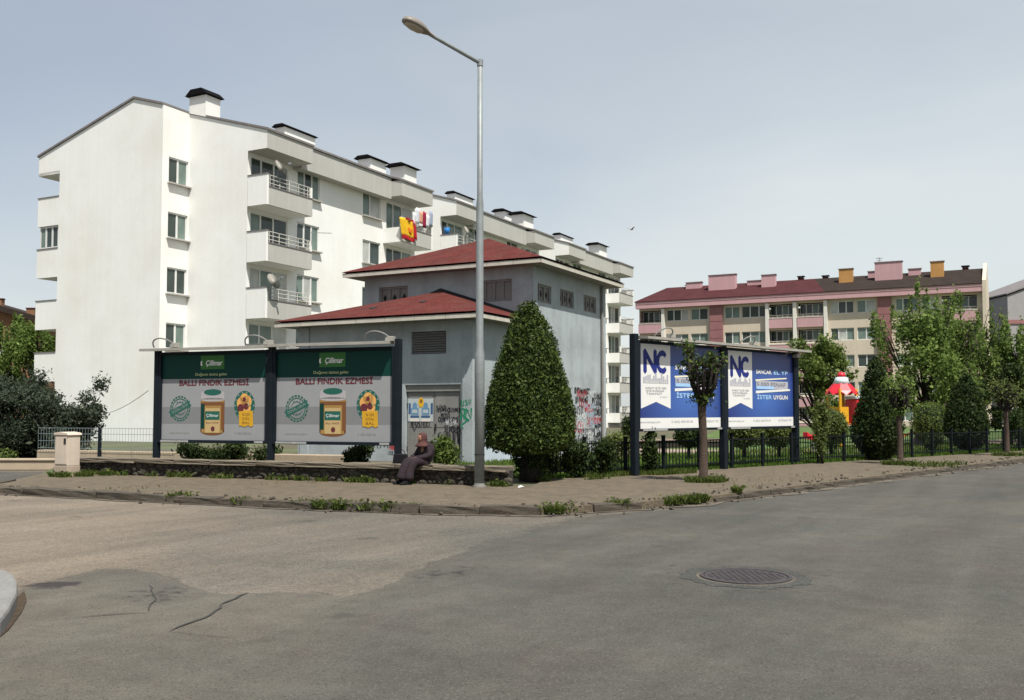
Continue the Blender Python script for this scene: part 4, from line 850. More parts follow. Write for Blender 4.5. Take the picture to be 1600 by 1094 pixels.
for q in range(6): MB().tube([(.2 + q * .2, -.05 - q * .036 - .16, .49 + q * .024), (.2 + q * .2, -.05 - q * .036 + .16, .49 + q * .024)], .008, 4).build('element', M_['galv'], an)
# club style cloth hanging on the top right balcony
fg = thing('hanging_cloth', 'yellow cloth with red edges hanging over a white balcony parapet', 'cloth', WBM @ Vector((BL - 3.6, -.12, 12.1)), R(62.5))
def cloth(w_, h_, m, parent, name, amp=.04, nx=10, nz=8, x0=0, z0=0, y=0, sk=0.0):
    vs = []; fs = []
    for j in range(nz + 1):
        for i in range(nx + 1):
            a, b = i / nx, j / nz
            vs.append((x0 + w_ * a + sk * h_ * b, y + amp * math.sin(a * 9 + b * 2) * (1 - b * .5) , z0 + h_ * b + .03 * math.sin(a * 6)))
    n = nx + 1
    fs = [(j * n + i, j * n + i + 1, (j + 1) * n + i + 1, (j + 1) * n + i) for j in range(nz) for i in range(nx)]
    o = MB().add(vs, fs).build(name, m, parent, True); s = o.modifiers.new('s', 'SOLIDIFY'); s.thickness = .012; return o
cY, cR_ = flat('cloth_yellow', (.68, .40, .02), .9, .15), flat('cloth_red', (.42, .02, .03), .9, .1)
cO = flat('cloth_orange', (.65, .17, .02), .9, .15)
cloth(1.35, 1.05, cY, fg, 'cloth', sk=-.25); cloth(1.3, .22, cR_, fg, 'border', y=-.03, z0=-.2, x0=.05, sk=-.25); cloth(.3, 1.15, cR_, fg, 'border', y=-.035, x0=1.33, z0=-.06, sk=-.25); cloth(.45, .3, cO, fg, 'patch', y=-.05, x0=.55, z0=.25); cloth(.7, .12, cR_, fg, 'border', y=-.04, x0=.35, z0=1.0)
ln_cols = [('white', (.62, .62, .64)), ('white', (.55, .56, .6)), ('peach', (.55, .30, .20)), ('dark red', (.25, .02, .05)), ('white', (.6, .6, .62)), ('grey blue', (.3, .33, .42))]
lpos = ('first from the yellow cloth', 'second from the yellow cloth', 'between the white and dark red pieces', 'beside the last white piece', 'right of the dark red piece', 'at the far end of the balcony')
for i, (cn, cc) in enumerate(ln_cols):
    t = cloth(.34, .75 + .25 * (i % 2), flat('laundry_' + cn.replace(' ', '_') + str(i), cc, .9, .05), None, 'laundry', .03, 4, 5)
    t.matrix_world = WBM @ Matrix.Translation((BL - 2.5 + i * .38, -.16, 12.95 + .1 * (i % 3)))
    tag(t, cn + ' laundry drying on the upper balcony, ' + lpos[i], 'laundry', 'laundry on the white building balcony')
bk = thing('bucket', 'blue plastic bucket on a white balcony parapet of the second block', 'bucket', WBM @ Vector((PER + .12, .8, 13.33)), 0)
MB().lathe([(.14, 0), (.2, .42), (.19, .42), (.13, .02)], 14).build('bucket_body', flat('blue_plastic', (.03, .16, .42), .4), bk, True)
MB().tube([(.2 * math.cos(a), 0, .42 + .14 * math.sin(a)) for a in [i * .35 for i in range(10)]], .008, 5).build('handle', M_['galv'], bk)
plr = thing('planter_box', 'terracotta planter box on a balcony under the yellow cloth', 'planter', WBM @ Vector((BL - 3.2, -.2, 10.4 - .28)), R(62.5))
MB().prism([(-.16, .26), (.16, .26), (.12, 0), (-.12, 0)], 0, 1.5, 'x').build('trough', flat('terracotta', (.32, .10, .05), .8, .15), plr)
MB().box(.03, 1.47, -.12, .12, .262, .275).build('soil', M_['mortar'], plr)
cab = thing('overhead_cable', 'thin sagging cable strung along the white gable wall', 'cable', (0, 0, 0))
pA, pB = WBM @ Vector((NX - .15, 11.2, 2.0)), Vector((-8.75, 23.1, 2.1))
MB().tube([pA.lerp(pB, t / 16) - Vector((0, 0, 1.2 * 4 * (t / 16) * (1 - t / 16) * .5)) for t in range(17)], .008, 5).build('cable', M_['galv'], cab)

# ================================================================ PINK APARTMENT BUILDING
PB = thing('apartment_building', 'pink and cream four storey apartment building with red and brown tiled roof', 'building', (46.79, 95.0, 0.08), R(152.5))
PL = 36.0
TP = Matrix.Translation((PL, 0, 0)) @ Matrix.Rotation(math.pi, 4, 'Z')   # local x runs right to left reversed so that outside is +y of the parent
X = lambda x: PL - x          # measured from the right corner -> panel coordinate
rows = [(13.18, 11.88), (10.33, 9.03), (7.48, 6.18), (4.63, 3.33), (1.9, .55)]
segs = [(35.9, 33.25, 'balc'), (32.8, 27.75, 'win2'), (27.55, 26.1, 'rose'), (25.95, 21.2, 'glz'), (21.1, 18.5, 'balc'), (17.9, 15.3, 'balc'), (14.65, 10.0, 'win2'), (9.8, 8.5, 'rose'), (8.2, 3.9, 'win2'), (3.7, .5, 'balc')]
pm = MB(); ops = []; items = []
for a, b, kind in segs:
    x0, x1 = X(a), X(b)
    for r_i, (zt, zb_) in enumerate(rows):
        if kind == 'win2':
            m_ = x0 + (x1 - x0) * .56; ops += [(x0 + .1, m_ - .15, zb_, zt), (m_ + .15, x1 - .1, zb_, zt)]; items += [(x0 + .1, zb_, m_ - .25 - x0, zt - zb_, 'three'), (m_ + .15, zb_, x1 - m_ - .25, zt - zb_, 'two')]
        elif kind == 'glz':
            m_ = x0 + (x1 - x0) * .38; ops += [(x0, m_ - .1, zb_, zt), (m_ + .1, x1, zb_, zt)]; items += [(x0, zb_, m_ - .1 - x0, zt - zb_, 'two'), (m_ + .1, zb_, x1 - m_ - .1, zt - zb_, 'three')]
        elif kind == 'balc': ops += [(x0, x1, zb_ - .05, zt)]
wallpanel(pm, 0, PL, 0, 13.4, ops, M_['pcream'], TP, .18)
pm.add([(PL, 0, 0), (PL, 0, 14.1), (PL, -12, 14.1), (PL, -12, 0)], [tuple(range(4))], M_['pink'])
pm.add([(0, -12, 0), (0, -12, 13.9), (PL, -12, 13.9), (PL, -12, 0)], [(0, 1, 2, 3)], M_['pcream'])
pm.build('wall', None, PB)
for x, z, ww, hh, kd in items: window(PB, TP, x, z, ww, hh, kd, .12, False)
for a, b, kind in segs:
    if kind == 'balc':
        for i, (zt, zb_) in enumerate(rows):
            # recessed loggia: back wall glazing set deep, pink parapet proud of the facade
            window(PB, TP, X(a), zb_ - .05, a - b, zt - zb_ + .05, 'four', 1.1, False, ['glassd', 'glassd', 'glassg'])
            o = MB().box(b - .05, a + .05, .003, .45, zb_ - 1.32, zb_ - .28).box(b - .05, a + .05, -1.1, -.19, zb_ - .32, zb_ - .2).build('balcony', M_['pink'], PB)
            MB().box(b - .08, a + .08, -.0, .48, zb_ - .277, zb_ - .22).build('parapet_cap', M_['pwhite'], o)
            rr = MB().tube([(b, .2, zb_ + .1), (a, .2, zb_ + .1)], .03, 5)
            for q in range(6): rr.tube([(b + (a - b) * q / 5, .2, zb_ - .22), (b + (a - b) * q / 5, .2, zb_ + .1)], .02, 5)
            rr.build('railing', M_['fence'] if a > 30 else M_['rail'], o)
    if kind == 'rose':
        o = MB().box(b, a, .003, .35, 0, 13.3).build('cladding_panel', M_['rose'], PB)
        for k in range(14): MB().box(b + .01, a - .01, .351, .37, .2 + k * .95, 1.08 + k * .95).build('panel', M_['rose'], o)
for x in (33.0, 18.2, 15.0, 21.15): MB().box(x - .18, x + .18, .004, .5, 0, 13.31).build('pillar', M_['pwhite'], PB)
MB().box(-.2, PL + .2, .002, .75, 13.403, 14.18).box(-.2, PL + .2, .752, .79, 13.9, 14.2).build('fascia', M_['pink'], PB)
MB().box(-.35, -.004, -12.2, .8, 0, 14.5).prism([(.8, 14.5), (-6, 17.1), (-12.2, 14.5)], -.35, -.004, 'x').build('gable_wall', M_['pcream'], PB)
def slope(x0, x1, xr0, xr1, m, nm, z0=14.22, z1=16.55, y0=.85, yr=-6, lab=None):
    o = MB().add([(x0, y0, z0), (x1, y0, z0), (xr1, yr, z1), (xr0, yr, z1), (x0, y0, z0 - .08), (x1, y0, z0 - .08), (xr1, yr, z1 - .08), (xr0, yr, z1 - .08)], [(0, 3, 2, 1), (4, 5, 6, 7), (0, 1, 5, 4), (1, 2, 6, 5), (2, 3, 7, 6), (3, 0, 4, 7)]).build(nm, m, PB); 
    if lab: o['label'] = lab
slope(-.003, 15.0, 0, 17.2, M_['pbrown'], 'roof', lab='dark brown half of the tiled roof'); slope(15.004, PL + .3, 17.204, 34.6, M_['pred'], 'roof', lab='dark red half of the tiled roof')
MB().add([(PL + .3, .85, 14.2), (PL + .3, -12.85, 14.2), (34.6, -6, 16.53)], [(0, 1, 2)]).add([(0, -12.85, 14.2), (PL + .3, -12.85, 14.2), (34.6, -6, 16.53), (0, -6, 16.53)], [(0, 1, 2, 3)]).build('roof', M_['pred'], PB)
for x0, x1, z1, m in ((30.0, 31.8, 16.95, 'pink'), (25.5, 28.6, 17.4, 'pink'), (22.9, 24.5, 16.7, 'pink'), (21.0, 22.5, 17.05, 'pink'), (12.7, 14.1, 17.15, 'ochre'), (10.5, 11.3, 16.9, 'pink'), (7.7, 10.4, 17.6, 'pink'), (6.0, 7.2, 16.9, 'pink'), (3.65, 4.9, 17.3, 'ochre')):
    dpt = 3.0 if z1 > 17 or m == 'ochre' else 4.6
    chimney(PB, x0, x1, -dpt - .9, -dpt, 14.9, z1 - .15, M_[m], M_['roofgrey'], .08, .1, .03)
for x, z in ((18.7, 17.1), (16.0, 17.0), (31.9, 16.9), (1.7, 17.1)): chimney(PB, x - .3, x + .3, -6.4, -5.8, 16.2, z - .35, M_['pred'], M_['capblk'], .1, .12, .1)
ant = thing('roof_antenna', 'thin television antenna above the widest pink chimney of the right building', 'antenna', PB.matrix_basis @ Vector((10.2, -5.5, 16.3)), 0)
MB().tube([(0, 0, 0), (0, 0, 2.1)], .035, 6).build('mast', M_['galv'], ant); 
for q in ((-.35, .35, 1.95, 2.02), (-.25, .25, 1.7, 1.76), (-.03, .45, 1.2, 1.3)): MB().box(q[0], q[1], -.03, .03, q[2], q[3]).build('crossbar', M_['galv'], ant)

# grey gabled block at the far right, brown roofed house at the far left
GB = thing('gabled_building', 'plain grey gabled building behind the trees at the right edge', 'building', (56.0, 108, 0.08), R(0))
gp_ = [(0, 0), (40, 0), (40, 15.1), (13, 19.4), (0, 14.6)]
MB().prism([(a, b) for a, b in gp_], 0, 14, 'y', M_['ggrey']).build('wall', None, GB)
MB().box(-.05, 40, -.12, -.003, 11.4, 11.85).build('string_course', M_['rose'], GB)
MB().add([(-.2, -.2, 14.7), (13, -.2, 19.5), (13, 14.2, 19.5), (-.2, 14.2, 14.7), (-.2, -.2, 14.85), (13, -.2, 19.68), (13, 14.2, 19.68), (-.2, 14.2, 14.85)], [(0, 1, 5, 4), (4, 5, 6, 7), (3, 0, 4, 7), (0, 3, 2, 1), (1, 2, 6, 5), (2, 3, 7, 6)]).build('roof', M_['roofgrey'], GB)
for x, z in ((4.4, 17.0), (8.0, 18.8)): chimney(GB, x - .4, x + .5, 2, 2.8, 15, z - .2, M_['red'] if x < 5 else M_['brown'], M_['capblk'], .1, .3, .05)
BH = thing('house', 'brown gabled house with dark tiled roof rising behind the trees at the far left', 'building', (-50.6, 102, 0.08), R(4))
MB().prism([(-15, 0), (0, 0), (0, 11.0), (-7.5, 13.2), (-15, 11.0)], 0, 9, 'y').build('wall', M_['brown'], BH)
for s_ in (-1, 1):
    e = -7.5 + s_ * 8.2
    MB().prism([(-7.5, 13.25), (e, 10.85), (e, 11.45), (-7.5, 13.85)], -.9, 9.9, 'y').build('roof', M_['pbrown'], BH)
for x in (-5.2, -1.7): chimney(BH, x, x + .9, 1.2, 2.0, 11.2, 13.6 - (1.0 if x > -3 else 0), M_['brown'], M_['pred'], .08, .1, .02)
for x in (-12, -8, -4): window(BH, I4, x, 7.4, 1.6, 1.5, 'two', -.08)
# ================================================================ BILLBOARDS
pc = dict(green=flat('poster_deep_green', (.005, .040, .031), .45), grey=flat('poster_grey', (.258, .262, .268), .45), grey2=flat('poster_mid_grey', (.182, .185, .190), .45), lime=flat('poster_leaf_green', (.045, .15, .04), .45), white=flat('poster_white', (.70, .70, .68), .45),
          maroon=flat('poster_maroon', (.115, .028, .034), .45), emb=flat('poster_emblem_green', (.02, .10, .075), .45), honey=flat('poster_honey', (.30, .18, .06), .45), brown=flat('poster_amber_brown', (.16, .07, .03), .45), cream=flat('poster_cream', (.44, .32, .15), .45),
          lid=flat('poster_lid_grey', (.36, .345, .35), .45), yel=flat('poster_amber', (.52, .29, .025), .45), nut=flat('poster_apricot', (.62, .33, .10), .45), txt=flat('poster_small_text', (.20, .20, .20), .45), tag=flat('poster_tag_text', (.55, .58, .30), .45),
          navy=flat('print_navy', (.018, .028, .17), .4), ivory=flat('print_white', (.66, .655, .63), .4), sky=flat('print_light_blue', (.32, .50, .72), .4), pgrey=flat('print_grey', (.38, .38, .42), .4), gold=flat('print_pale_yellow', (.70, .66, .48), .4), dgrey=flat('print_dark_grey', (.16, .16, .18), .4))
def blueprint():
    m, t, p = _new('print_blue_glow'); l = t.links.new
    tcn = N(t, 'ShaderNodeTexCoord'); mpn = N(t, 'ShaderNodeMapping'); mpn.inputs['Location'].default_value = (-1.95, 0, -.75); l(tcn.outputs['Object'], mpn.inputs['Vector'])
    g = N(t, 'ShaderNodeTexGradient', gradient_type='SPHERICAL'); m2 = N(t, 'ShaderNodeMapping'); m2.inputs['Scale'].default_value = (.5, 1, .75); l(mpn.outputs[0], m2.inputs['Vector']); l(m2.outputs[0], g.inputs['Vector'])
    r = N(t, 'ShaderNodeValToRGB'); r.color_ramp.elements[0].color = (.014, .026, .15, 1); r.color_ramp.elements[1].color = (.050, .130, .40, 1); l(g.outputs['Fac'], r.inputs['Fac']); l(r.outputs[0], p.inputs['Base Color']); p.inputs['Roughness'].default_value = .4
    return m
pc['blue'] = blueprint()
def frame_panel(parent, x0, x1, z0, z1, t=.07):
    return MB().box(x0, x1, -.05, .10, z0, z0 + t).box(x0, x1, -.05, .10, z1 - t, z1).box(x0, x0 + t, -.05, .10, z0 + t, z1 - t).box(x1 - t, x1, -.05, .10, z0 + t, z1 - t).box(x0 + t, x1 - t, .02, .10, z0 + t, z1 - t).build('panel_frame', M_['navy'], parent, bevel=.006)
def green_poster(Wd, H):
    p = Print(); x = lambda a: a * Wd; z = lambda b: b * H
    p.rect(0, Wd, 0, H, pc['grey'], 1); p.rect(0, Wd, z(.715), H, pc['green'], 2); p.rect(0, Wd, z(.19), z(.385), pc['grey2'], 2)
    p.rect(x(.375), x(.60), z(.825), z(.985), pc['lime'], 3)
    p.poly([(x(.385) + .035 * math.cos(a) * (1 if i % 2 else 1) , z(.895) + .06 * math.sin(a)) for i, a in enumerate([.6 + .45 * k for k in range(11)])], pc['white'], 4); p.disc(x(.393) + .012, z(.90), .03, .045, pc['lime'], 5)
    p.text('Çillimar', x(.50), z(.895), .17, pc['white'], 5, width=x(.155), shear=.2, bold=.004)
    p.text('Doğanın özünü gelen', x(.475), z(.765), .09, pc['tag'], 4, width=x(.30))
    p.text('BALLI FINDIK EZMESİ', x(.50), z(.665), .185, pc['maroon'], 3, width=x(.66), bold=.007)
    # round stamp with banner
    cx, cz = x(.18), z(.365); r = .285
    for i in range(20):
        a = i * 6.2832 / 20; p.ring(cx, cz, r * .93, r * 1.07, pc['emb'], 3, 3, a, a + .22, .95)
    p.ring(cx, cz, r * .78, r * .86, pc['emb'], 3, 36, sx=.95); p.ring(cx, cz, r * .50, r * .55, pc['emb'], 3, 30, .35, 2.75); p.ring(cx, cz, r * .50, r * .55, pc['emb'], 3, 30, 3.5, 5.9)
    ca, sa = math.cos(.42), math.sin(.42)
    p.poly([(cx + a * ca - b * sa, cz + a * sa + b * ca) for a, b in ((-.33, -.065), (.33, -.065), (.30, 0), (.33, .065), (-.33, .065), (-.30, 0))], pc['emb'], 4)
    p.text('DOĞAL ÜRÜN', cx, cz, .09, pc['grey'], 5, width=.50, rot=.42)
    for k in (-1, 1): p.text('* * *', cx, cz + k * .14, .10, pc['emb'], 4, width=.2)
    # jar
    jx = x(.495); hw = x(.114)
    p.rect(jx - hw, jx + hw, z(.10), z(.46), pc['brown'], 3); p.disc(jx, z(.105), hw, z(.05), pc['brown'], 3); p.poly([(jx - hw, z(.44)), (jx + hw, z(.44)), (jx + hw * .86, z(.50)), (jx - hw * .86, z(.50))], pc['honey'], 4)
    p.rect(jx - hw * .9, jx + hw * .88, z(.085), z(.40), pc['honey'], 4); p.rect(jx - hw * .98, jx - hw * .66, z(.13), z(.42), pc['green'], 5); p.rect(jx - hw * .60, jx + hw * .62, z(.085), z(.37), pc['cream'], 5); p.rect(jx + hw * .72, jx + hw * .95, z(.12), z(.42), pc['brown'], 5)
    p.rect(jx - hw * .60, jx + hw * .6, z(.235), z(.335), pc['emb'], 6); p.text('Çillimar', jx, z(.285), .1, pc['white'], 7, width=hw * 1.0); p.text('BALLI FINDIK', jx, z(.20), .06, pc['maroon'], 6, width=hw * 1.05); p.disc(jx + hw * .05, z(.13), .055, .06, pc['maroon'], 6)
    p.rect(jx - hw * .98, jx + hw * .98, z(.47), z(.545), pc['lid'], 5); p.disc(jx, z(.47), hw * .98, z(.022), pc['lid'], 5); p.disc(jx, z(.548), hw * .98, z(.032), pc['lid'], 6); p.disc(jx, z(.556), hw * .74, z(.036), pc['emb'], 7)
    # oval badge with nuts
    bx, bz = x(.795), z(.40)
    p.disc(bx, bz, .285, .34, pc['emb'], 3); 
    for i in range(14):
        a = i * .45; p.disc(bx + .30 * .86 * math.cos(a), bz + .36 * .84 * math.sin(a), .018, .02, pc['grey'], 4, 8)
    for dx, dz, rr, mm in ((-.08, .05, .13, 'nut'), (.07, .09, .13, 'nut'), (0, .15, .12, 'nut'), (.04, -.05, .14, 'nut'), (-.1, -.06, .09, 'maroon'), (.05, -.02, .07, 'maroon'), (0, .14, .045, 'maroon'), (.1, .02, .05, 'cream')): p.disc(bx + dx, bz + dz, rr, rr * 1.1, pc[mm], 5 if mm == 'nut' else 6, 14)
    p.poly([(x(.745), z(.335)), (x(.875), z(.34)), (x(.88), z(.17)), (x(.855), z(.155)), (x(.835), z(.175)), (x(.80), z(.155)), (x(.765), z(.17)), (x(.75), z(.165))], pc['yel'], 7)
    for i, s_ in enumerate(('%100', 'DOĞAL', 'BAL')): p.text(s_, x(.812), z(.295 - i * .047), .085, pc['brown'], 8, width=x(.07))
    p.text('www.cillimar.com.tr', x(.18), z(.08), .07, pc['txt'], 3, width=x(.20)); p.text('0 452 000 00', x(.785), z(.08), .07, pc['txt'], 3, width=x(.15))
    return p
def blue_poster(Wd, H):
    p = Print(); x = lambda a: a * Wd; z = lambda b: b * H
    p.rect(0, Wd, 0, H, pc['blue'], 1); p.rect(0, Wd, 0, z(.125), pc['ivory'], 2)
    p.poly([(x(.03), z(1.0) - .01), (x(.03), z(.235)), (x(.20), z(.315)), (x(.37), z(.235)), (x(.37), z(1.0) - .01)], pc['ivory'], 3)
    p.text('N', x(.135), z(.775), .76, pc['navy'], 4, width=x(.135), bold=.034); p.text('C', x(.262), z(.775), .72, pc['navy'], 4, width=x(.10), bold=.036)
    for i in range(13): p.rect(x(.055 + i * .0225), x(.055 + i * .0225 + .017), z(.535), z(.555 + .055 * abs(math.sin(i * 2.3)) + (.02 if i % 3 else .05)), pc['pgrey'], 6)
    p.text('İNŞAAT YAPI', x(.20), z(.545), .07, pc['ivory'], 7, width=x(.24))
    for i, s_ in enumerate(('KONUT VE İŞ YERİ', 'SATIŞ VE KİRALAMA', 'TAAHHÜT')): p.text(s_, x(.20 - .01 * i), z(.475 - i * .033), .07, pc['dgrey'], 5, width=x(.24 - .03 * i))
    p.text('yapı', x(.29), z(.375), .06, pc['pgrey'], 5, width=x(.09))
    p.text('SANCAK', x(.545), z(.735), .155, pc['ivory'], 4, width=x(.235), bold=.006); p.text('EL YP', x(.805), z(.735), .15, pc['sky'], 4, width=x(.22), bold=.005)
    p.poly([(x(.42), z(.612)), (x(.90), z(.655)), (x(.90), z(.672)), (x(.42), z(.632))], pc['gold'], 3)
    p.text('5.000 ESNAF', x(.66), z(.565), .15, pc['dgrey'], 4, width=x(.44), bold=.004); p.rect(x(.43), x(.92), z(.505), z(.615), pc['pgrey'], 3); p.rect(x(.43), x(.70), z(.505), z(.545), pc['sky'], 5)
    p.poly([(x(.42), z(.445)), (x(.95), z(.49)), (x(.95), z(.515)), (x(.42), z(.48))], pc['ivory'], 6)
    p.text('İSTER', x(.55), z(.392), .15, pc['sky'], 4, width=x(.22), bold=.005); p.text('UYGUN', x(.80), z(.392), .155, pc['ivory'], 5, width=x(.22), bold=.006)
    for a, b, s_ in ((.02, .25, 'www.ncinsaat.com'), (.38, .64, '0 (462) 000 00 00'), (.76, .97, 'NC İNŞAAT LTD')): p.text(s_, x((a + b) / 2), z(.075), .08, pc['dgrey'], 3, width=x(b - a))
    return p
def arms(parent, x, z):
    mb = MB().tube([(x + .32 * math.cos(a) , -.05 - .2 * math.sin(a), z + .20 * math.sin(a)) for a in [i * .26 for i in range(13)]], .018, 6)
    o = mb.build('lamp_arm', M_['tpanel'], parent); MB().box(x + .22, x + .40, -.16, -.0, z - .02, z + .09).build('floodlight', M_['strip'], o, bevel=.01)
LBB = thing('billboard', 'double billboard on dark posts with two green and grey honey spread posters', 'billboard', (-8.47, 22.93, 0.085), R(-20.6))
Ls = 3.215
PZ0, PZ1 = 0.78, 2.92
for x in (0, Ls, 2 * Ls):
    MB().box(x - .06, x + .06, -.06, .08, 0, PZ1 + (.1 if x < 6 else .16)).build('post', M_['navy'], LBB, bevel=.008)
    MB().box(x - .17, x + .17, -.18, .2, 0, .02).build('base_plate', M_['navy'], LBB)
for i in (0, 1):
    x0, x1 = i * Ls + .063, (i + 1) * Ls - .063
    fr = frame_panel(LBB, x0, x1, PZ0, PZ1)
    gpst = green_poster(x1 - x0 - .14, PZ1 - PZ0 - .14).build('poster', None, LBB, M=Matrix.Translation((x0 + .07, .0185, PZ0 + .07)))
    MB().box(x0 + .1, x0 + .9, -.058, -.051, PZ0 + .015, PZ0 + .06).build('name_plate', M_['plate'], fr); MB().box(x1 - .35, x1 - .12, -.058, -.051, PZ0 + .015, PZ0 + .06).build('name_plate', M_['plate'], fr)
    dz = .02 * i
    MB().prism([(-.28, PZ1 + .02 + dz), (.18, PZ1 + .05 + dz), (.18, PZ1 + .12 + dz), (-.28, PZ1 + .08 + dz)], i * Ls + (-.32 if i == 0 else .06), (i + 1) * Ls - (.03 if i == 0 else .12), 'x').build('canopy', M_['strip'], LBB)
    arms(LBB, i * Ls + (.25 if i == 0 else 2.75), PZ1 + .12)
arms(LBB, Ls - .35, PZ1 + .12)
RBB = thing('billboard', 'double billboard on dark posts with two blue construction company posters', 'billboard', (2.85, 22.25, 0.085), R(44.5))
Rs = 3.68
QZ0, QZ1 = 1.05, 3.18
for i in range(3):
    x = i * Rs
    MB().box(x - .075, x + .075, -.06, .10, 0, QZ1 + (.14 if i == 0 else .02)).build('post', M_['navy'], RBB, bevel=.008); MB().box(x - .18, x + .18, -.18, .2, 0, .02).build('base_plate', M_['navy'], RBB)
for i in (0, 1):
    x0, x1 = i * Rs + .078, (i + 1) * Rs - .078
    fr = frame_panel(RBB, x0, x1, QZ0, QZ1, .06)
    blue_poster(x1 - x0 - .12, QZ1 - QZ0 - .12).build('poster', None, RBB, M=Matrix.Translation((x0 + .06, .0185, QZ0 + .06)))
    MB().box(x0 + .15, x0 + 1.1, -.058, -.051, QZ0 + .01, QZ0 + .055).build('name_plate', M_['plate'], fr); MB().box(x1 - .3, x1 - .1, -.058, -.051, QZ0 + .01, QZ0 + .055).build('name_plate', M_['plate'], fr)
    MB().prism([(-.30, QZ1 + .02), (.2, QZ1 + .05), (.2, QZ1 + .12), (-.30, QZ1 + .08)], i * Rs + (.12 if i == 0 else .012), (i + 1) * Rs + (.0 if i == 0 else .4), 'x').build('canopy', M_['strip'], RBB)
    arms(RBB, i * Rs + 1.0, QZ1 + .12)
arms(RBB, Rs + 3.3, QZ1 - .12)

# ================================================================ STREET LAMP
SL = thing('street_lamp', 'tall grey galvanised street lamp with slanted arm on the pavement corner', 'street lamp', (-0.64, 18.95, 0.12))
PH = 8.5
MB().lathe([(.098, .0), (.098, 2.6), (.075, 2.75), (.072, 5.6), (.056, 5.75), (.052, PH)], 16).build('pole', M_['galv'], SL, True)
MB().lathe([(.135, 0), (.135, .025), (.108, .03), (.106, .06), (.10, .07)], 16).build('base_flange', M_['tpanel'], SL)
MB().lathe([(.104, .62), (.104, .645)], 16).build('strap_band', M_['metal_shade'], SL)
ad = Vector((-.80, -.60, 0)).normalized(); ae = ad * 1.20 + Vector((0, 0, PH + .27)); a0 = Vector((0, 0, PH - .03))
MB().tube([a0, a0.lerp(ae, .5), ae], [.042, .038, .034], 10).lathe([(.062, PH - .1), (.062, PH + .03)], 12).build('arm', M_['galv'], SL)
dirv = (ae - a0).normalized(); zq = Vector((0, 0, 1)); sx = dirv.cross(zq).normalized(); up = sx.cross(dirv)
MM = Matrix((( *dirv, 0), (*(-sx), 0), (*up, 0), (0, 0, 0, 1))).transposed(); MM.translation = ae
def cobra(prof, zt, zb, n=20):
    vs = []; fs = []
    for x, hw in prof:
        for k in range(n):
            a = 6.2832 * k / n; y = hw * math.cos(a); s = math.sin(a); vs.append((x, y, (zt if s > 0 else zb) * s * (hw / .15)))
    m = len(prof)
    for i in range(m - 1):
        for k in range(n): fs.append((i * n + k, i * n + (k + 1) % n, (i + 1) * n + (k + 1) % n, (i + 1) * n + k))
    fs += [tuple(range(n)), tuple(range((m - 1) * n, m * n))]; return vs, fs
vs_, fs_ = cobra([(-.10, .045), (0, .05), (.10, .10), (.22, .145), (.38, .155), (.50, .135), (.58, .09), (.61, .03)], .13, .06)
hd = MB().add(vs_, fs_).build('lamp_head', M_['lamp'], SL, True, M=MM) if False else None
o = put('lamp_head', MB().add(vs_, fs_).mesh('lamp_head', True), SL, M=MM); o.data.materials.append(M_['lamp'])
vs_, fs_ = cobra([(.16, .08), (.22, .115), (.38, .125), (.48, .105), (.54, .06)], .02, .10)
l2 = put('lens', MB().add(vs_, fs_).mesh('lens', True), o, loc=(0, 0, -.012)); l2.data.materials.append(M_['lens'])

# ================================================================ FENCES
FA = math.atan2(36.46 - 21.16, 19.38 - .84)
FN = thing('metal_fence', 'low black metal railing fence between the pavement and the lawn', 'fence', (0.62, 20.98, 0.09), FA)
FL = 29.4
pmesh = MB().box(-.035, .035, -.035, .035, 0, .92).box(-.045, .045, -.045, .045, .9205, .94).mesh('post'); pmesh.materials.append(M_['fence'])
bmesh_ = MB().box(-.009, .009, -.009, .009, .12, .80).mesh('bar'); bmesh_.materials.append(M_['fence'])
np_ = int(FL / 1.33)
for i in range(np_ + 1): put('post', pmesh, FN, loc=(i * 1.33, 0, rnd.uniform(-.02, .01)))
for i in range(np_):
    for z in (.17, .76): MB().box(i * 1.33 + .036, (i + 1) * 1.33 - .036, -.014, .014, z, z + .035).build('rail', M_['fence'], FN)
    for k in range(1, 11): put('bar', bmesh_, FN, loc=(i * 1.33 + k * .121, .016, 0))
MF = thing('mesh_fence', 'grey welded mesh fence on dark posts before the white gable wall', 'fence', (-12.6, 27.0, 0.09), R(-20.35))
for i in range(1): MB().box(i * 2.4 + 1.28, i * 2.4 + 1.35, -.035, .035, 0, 1.08).build('post', M_['navy'], MF)
MB().box(-1, 9.2, .05, .35, 0, .42).build('plinth_wall', M_['cream'], MF, bevel=.02)
wm = MB()
for i in range(0, 48): wm.box(-.9 + i * .1, -.894 + i * .1, -.003, .003, .45, 1.06)
for z in (.48, .68, .88, 1.04): wm.box(-.9, 3.85, -.0075, -.0035, z, z + .012)
o = wm.build('mesh_wires', M_['mesh'], MF); o['kind'] = 'stuff'

# ================================================================ PLAYGROUND
PT = thing('play_tower', 'playground tower with red and white scalloped roof on yellow posts', 'play tower', (13.9, 40.5, 0.09), R(20))
for a in (0, 90, 180, 270): MB().tube([(.58 * math.cos(R(a + 45)), .58 * math.sin(R(a + 45)), 0), (.58 * math.cos(R(a + 45)), .58 * math.sin(R(a + 45)), 2.45)], .06, 8).build('post', M_['yellow'], PT)
MB().box(-.5, .5, -.5, .5, .95, 1.02).build('platform', M_['orange'], PT)
for k in range(8):
    a0_, a1_ = k * math.pi / 4, (k + 1) * math.pi / 4; am = (a0_ + a1_) / 2
    P = lambda r, a, z: (r * math.cos(a), r * math.sin(a), z)
    MB().add([P(.62, a0_, 2.38), P(.62, a1_, 2.38), P(.36, a1_, 2.68), P(.36, a0_, 2.68), P(.70, am, 2.20), P(.62, a0_ + .05, 2.28), P(.62, a1_ - .05, 2.28)], [(0, 1, 2, 3), (0, 5, 4), (0, 4, 1), (1, 4, 6)]).build('roof_petal', M_['red'], PT)
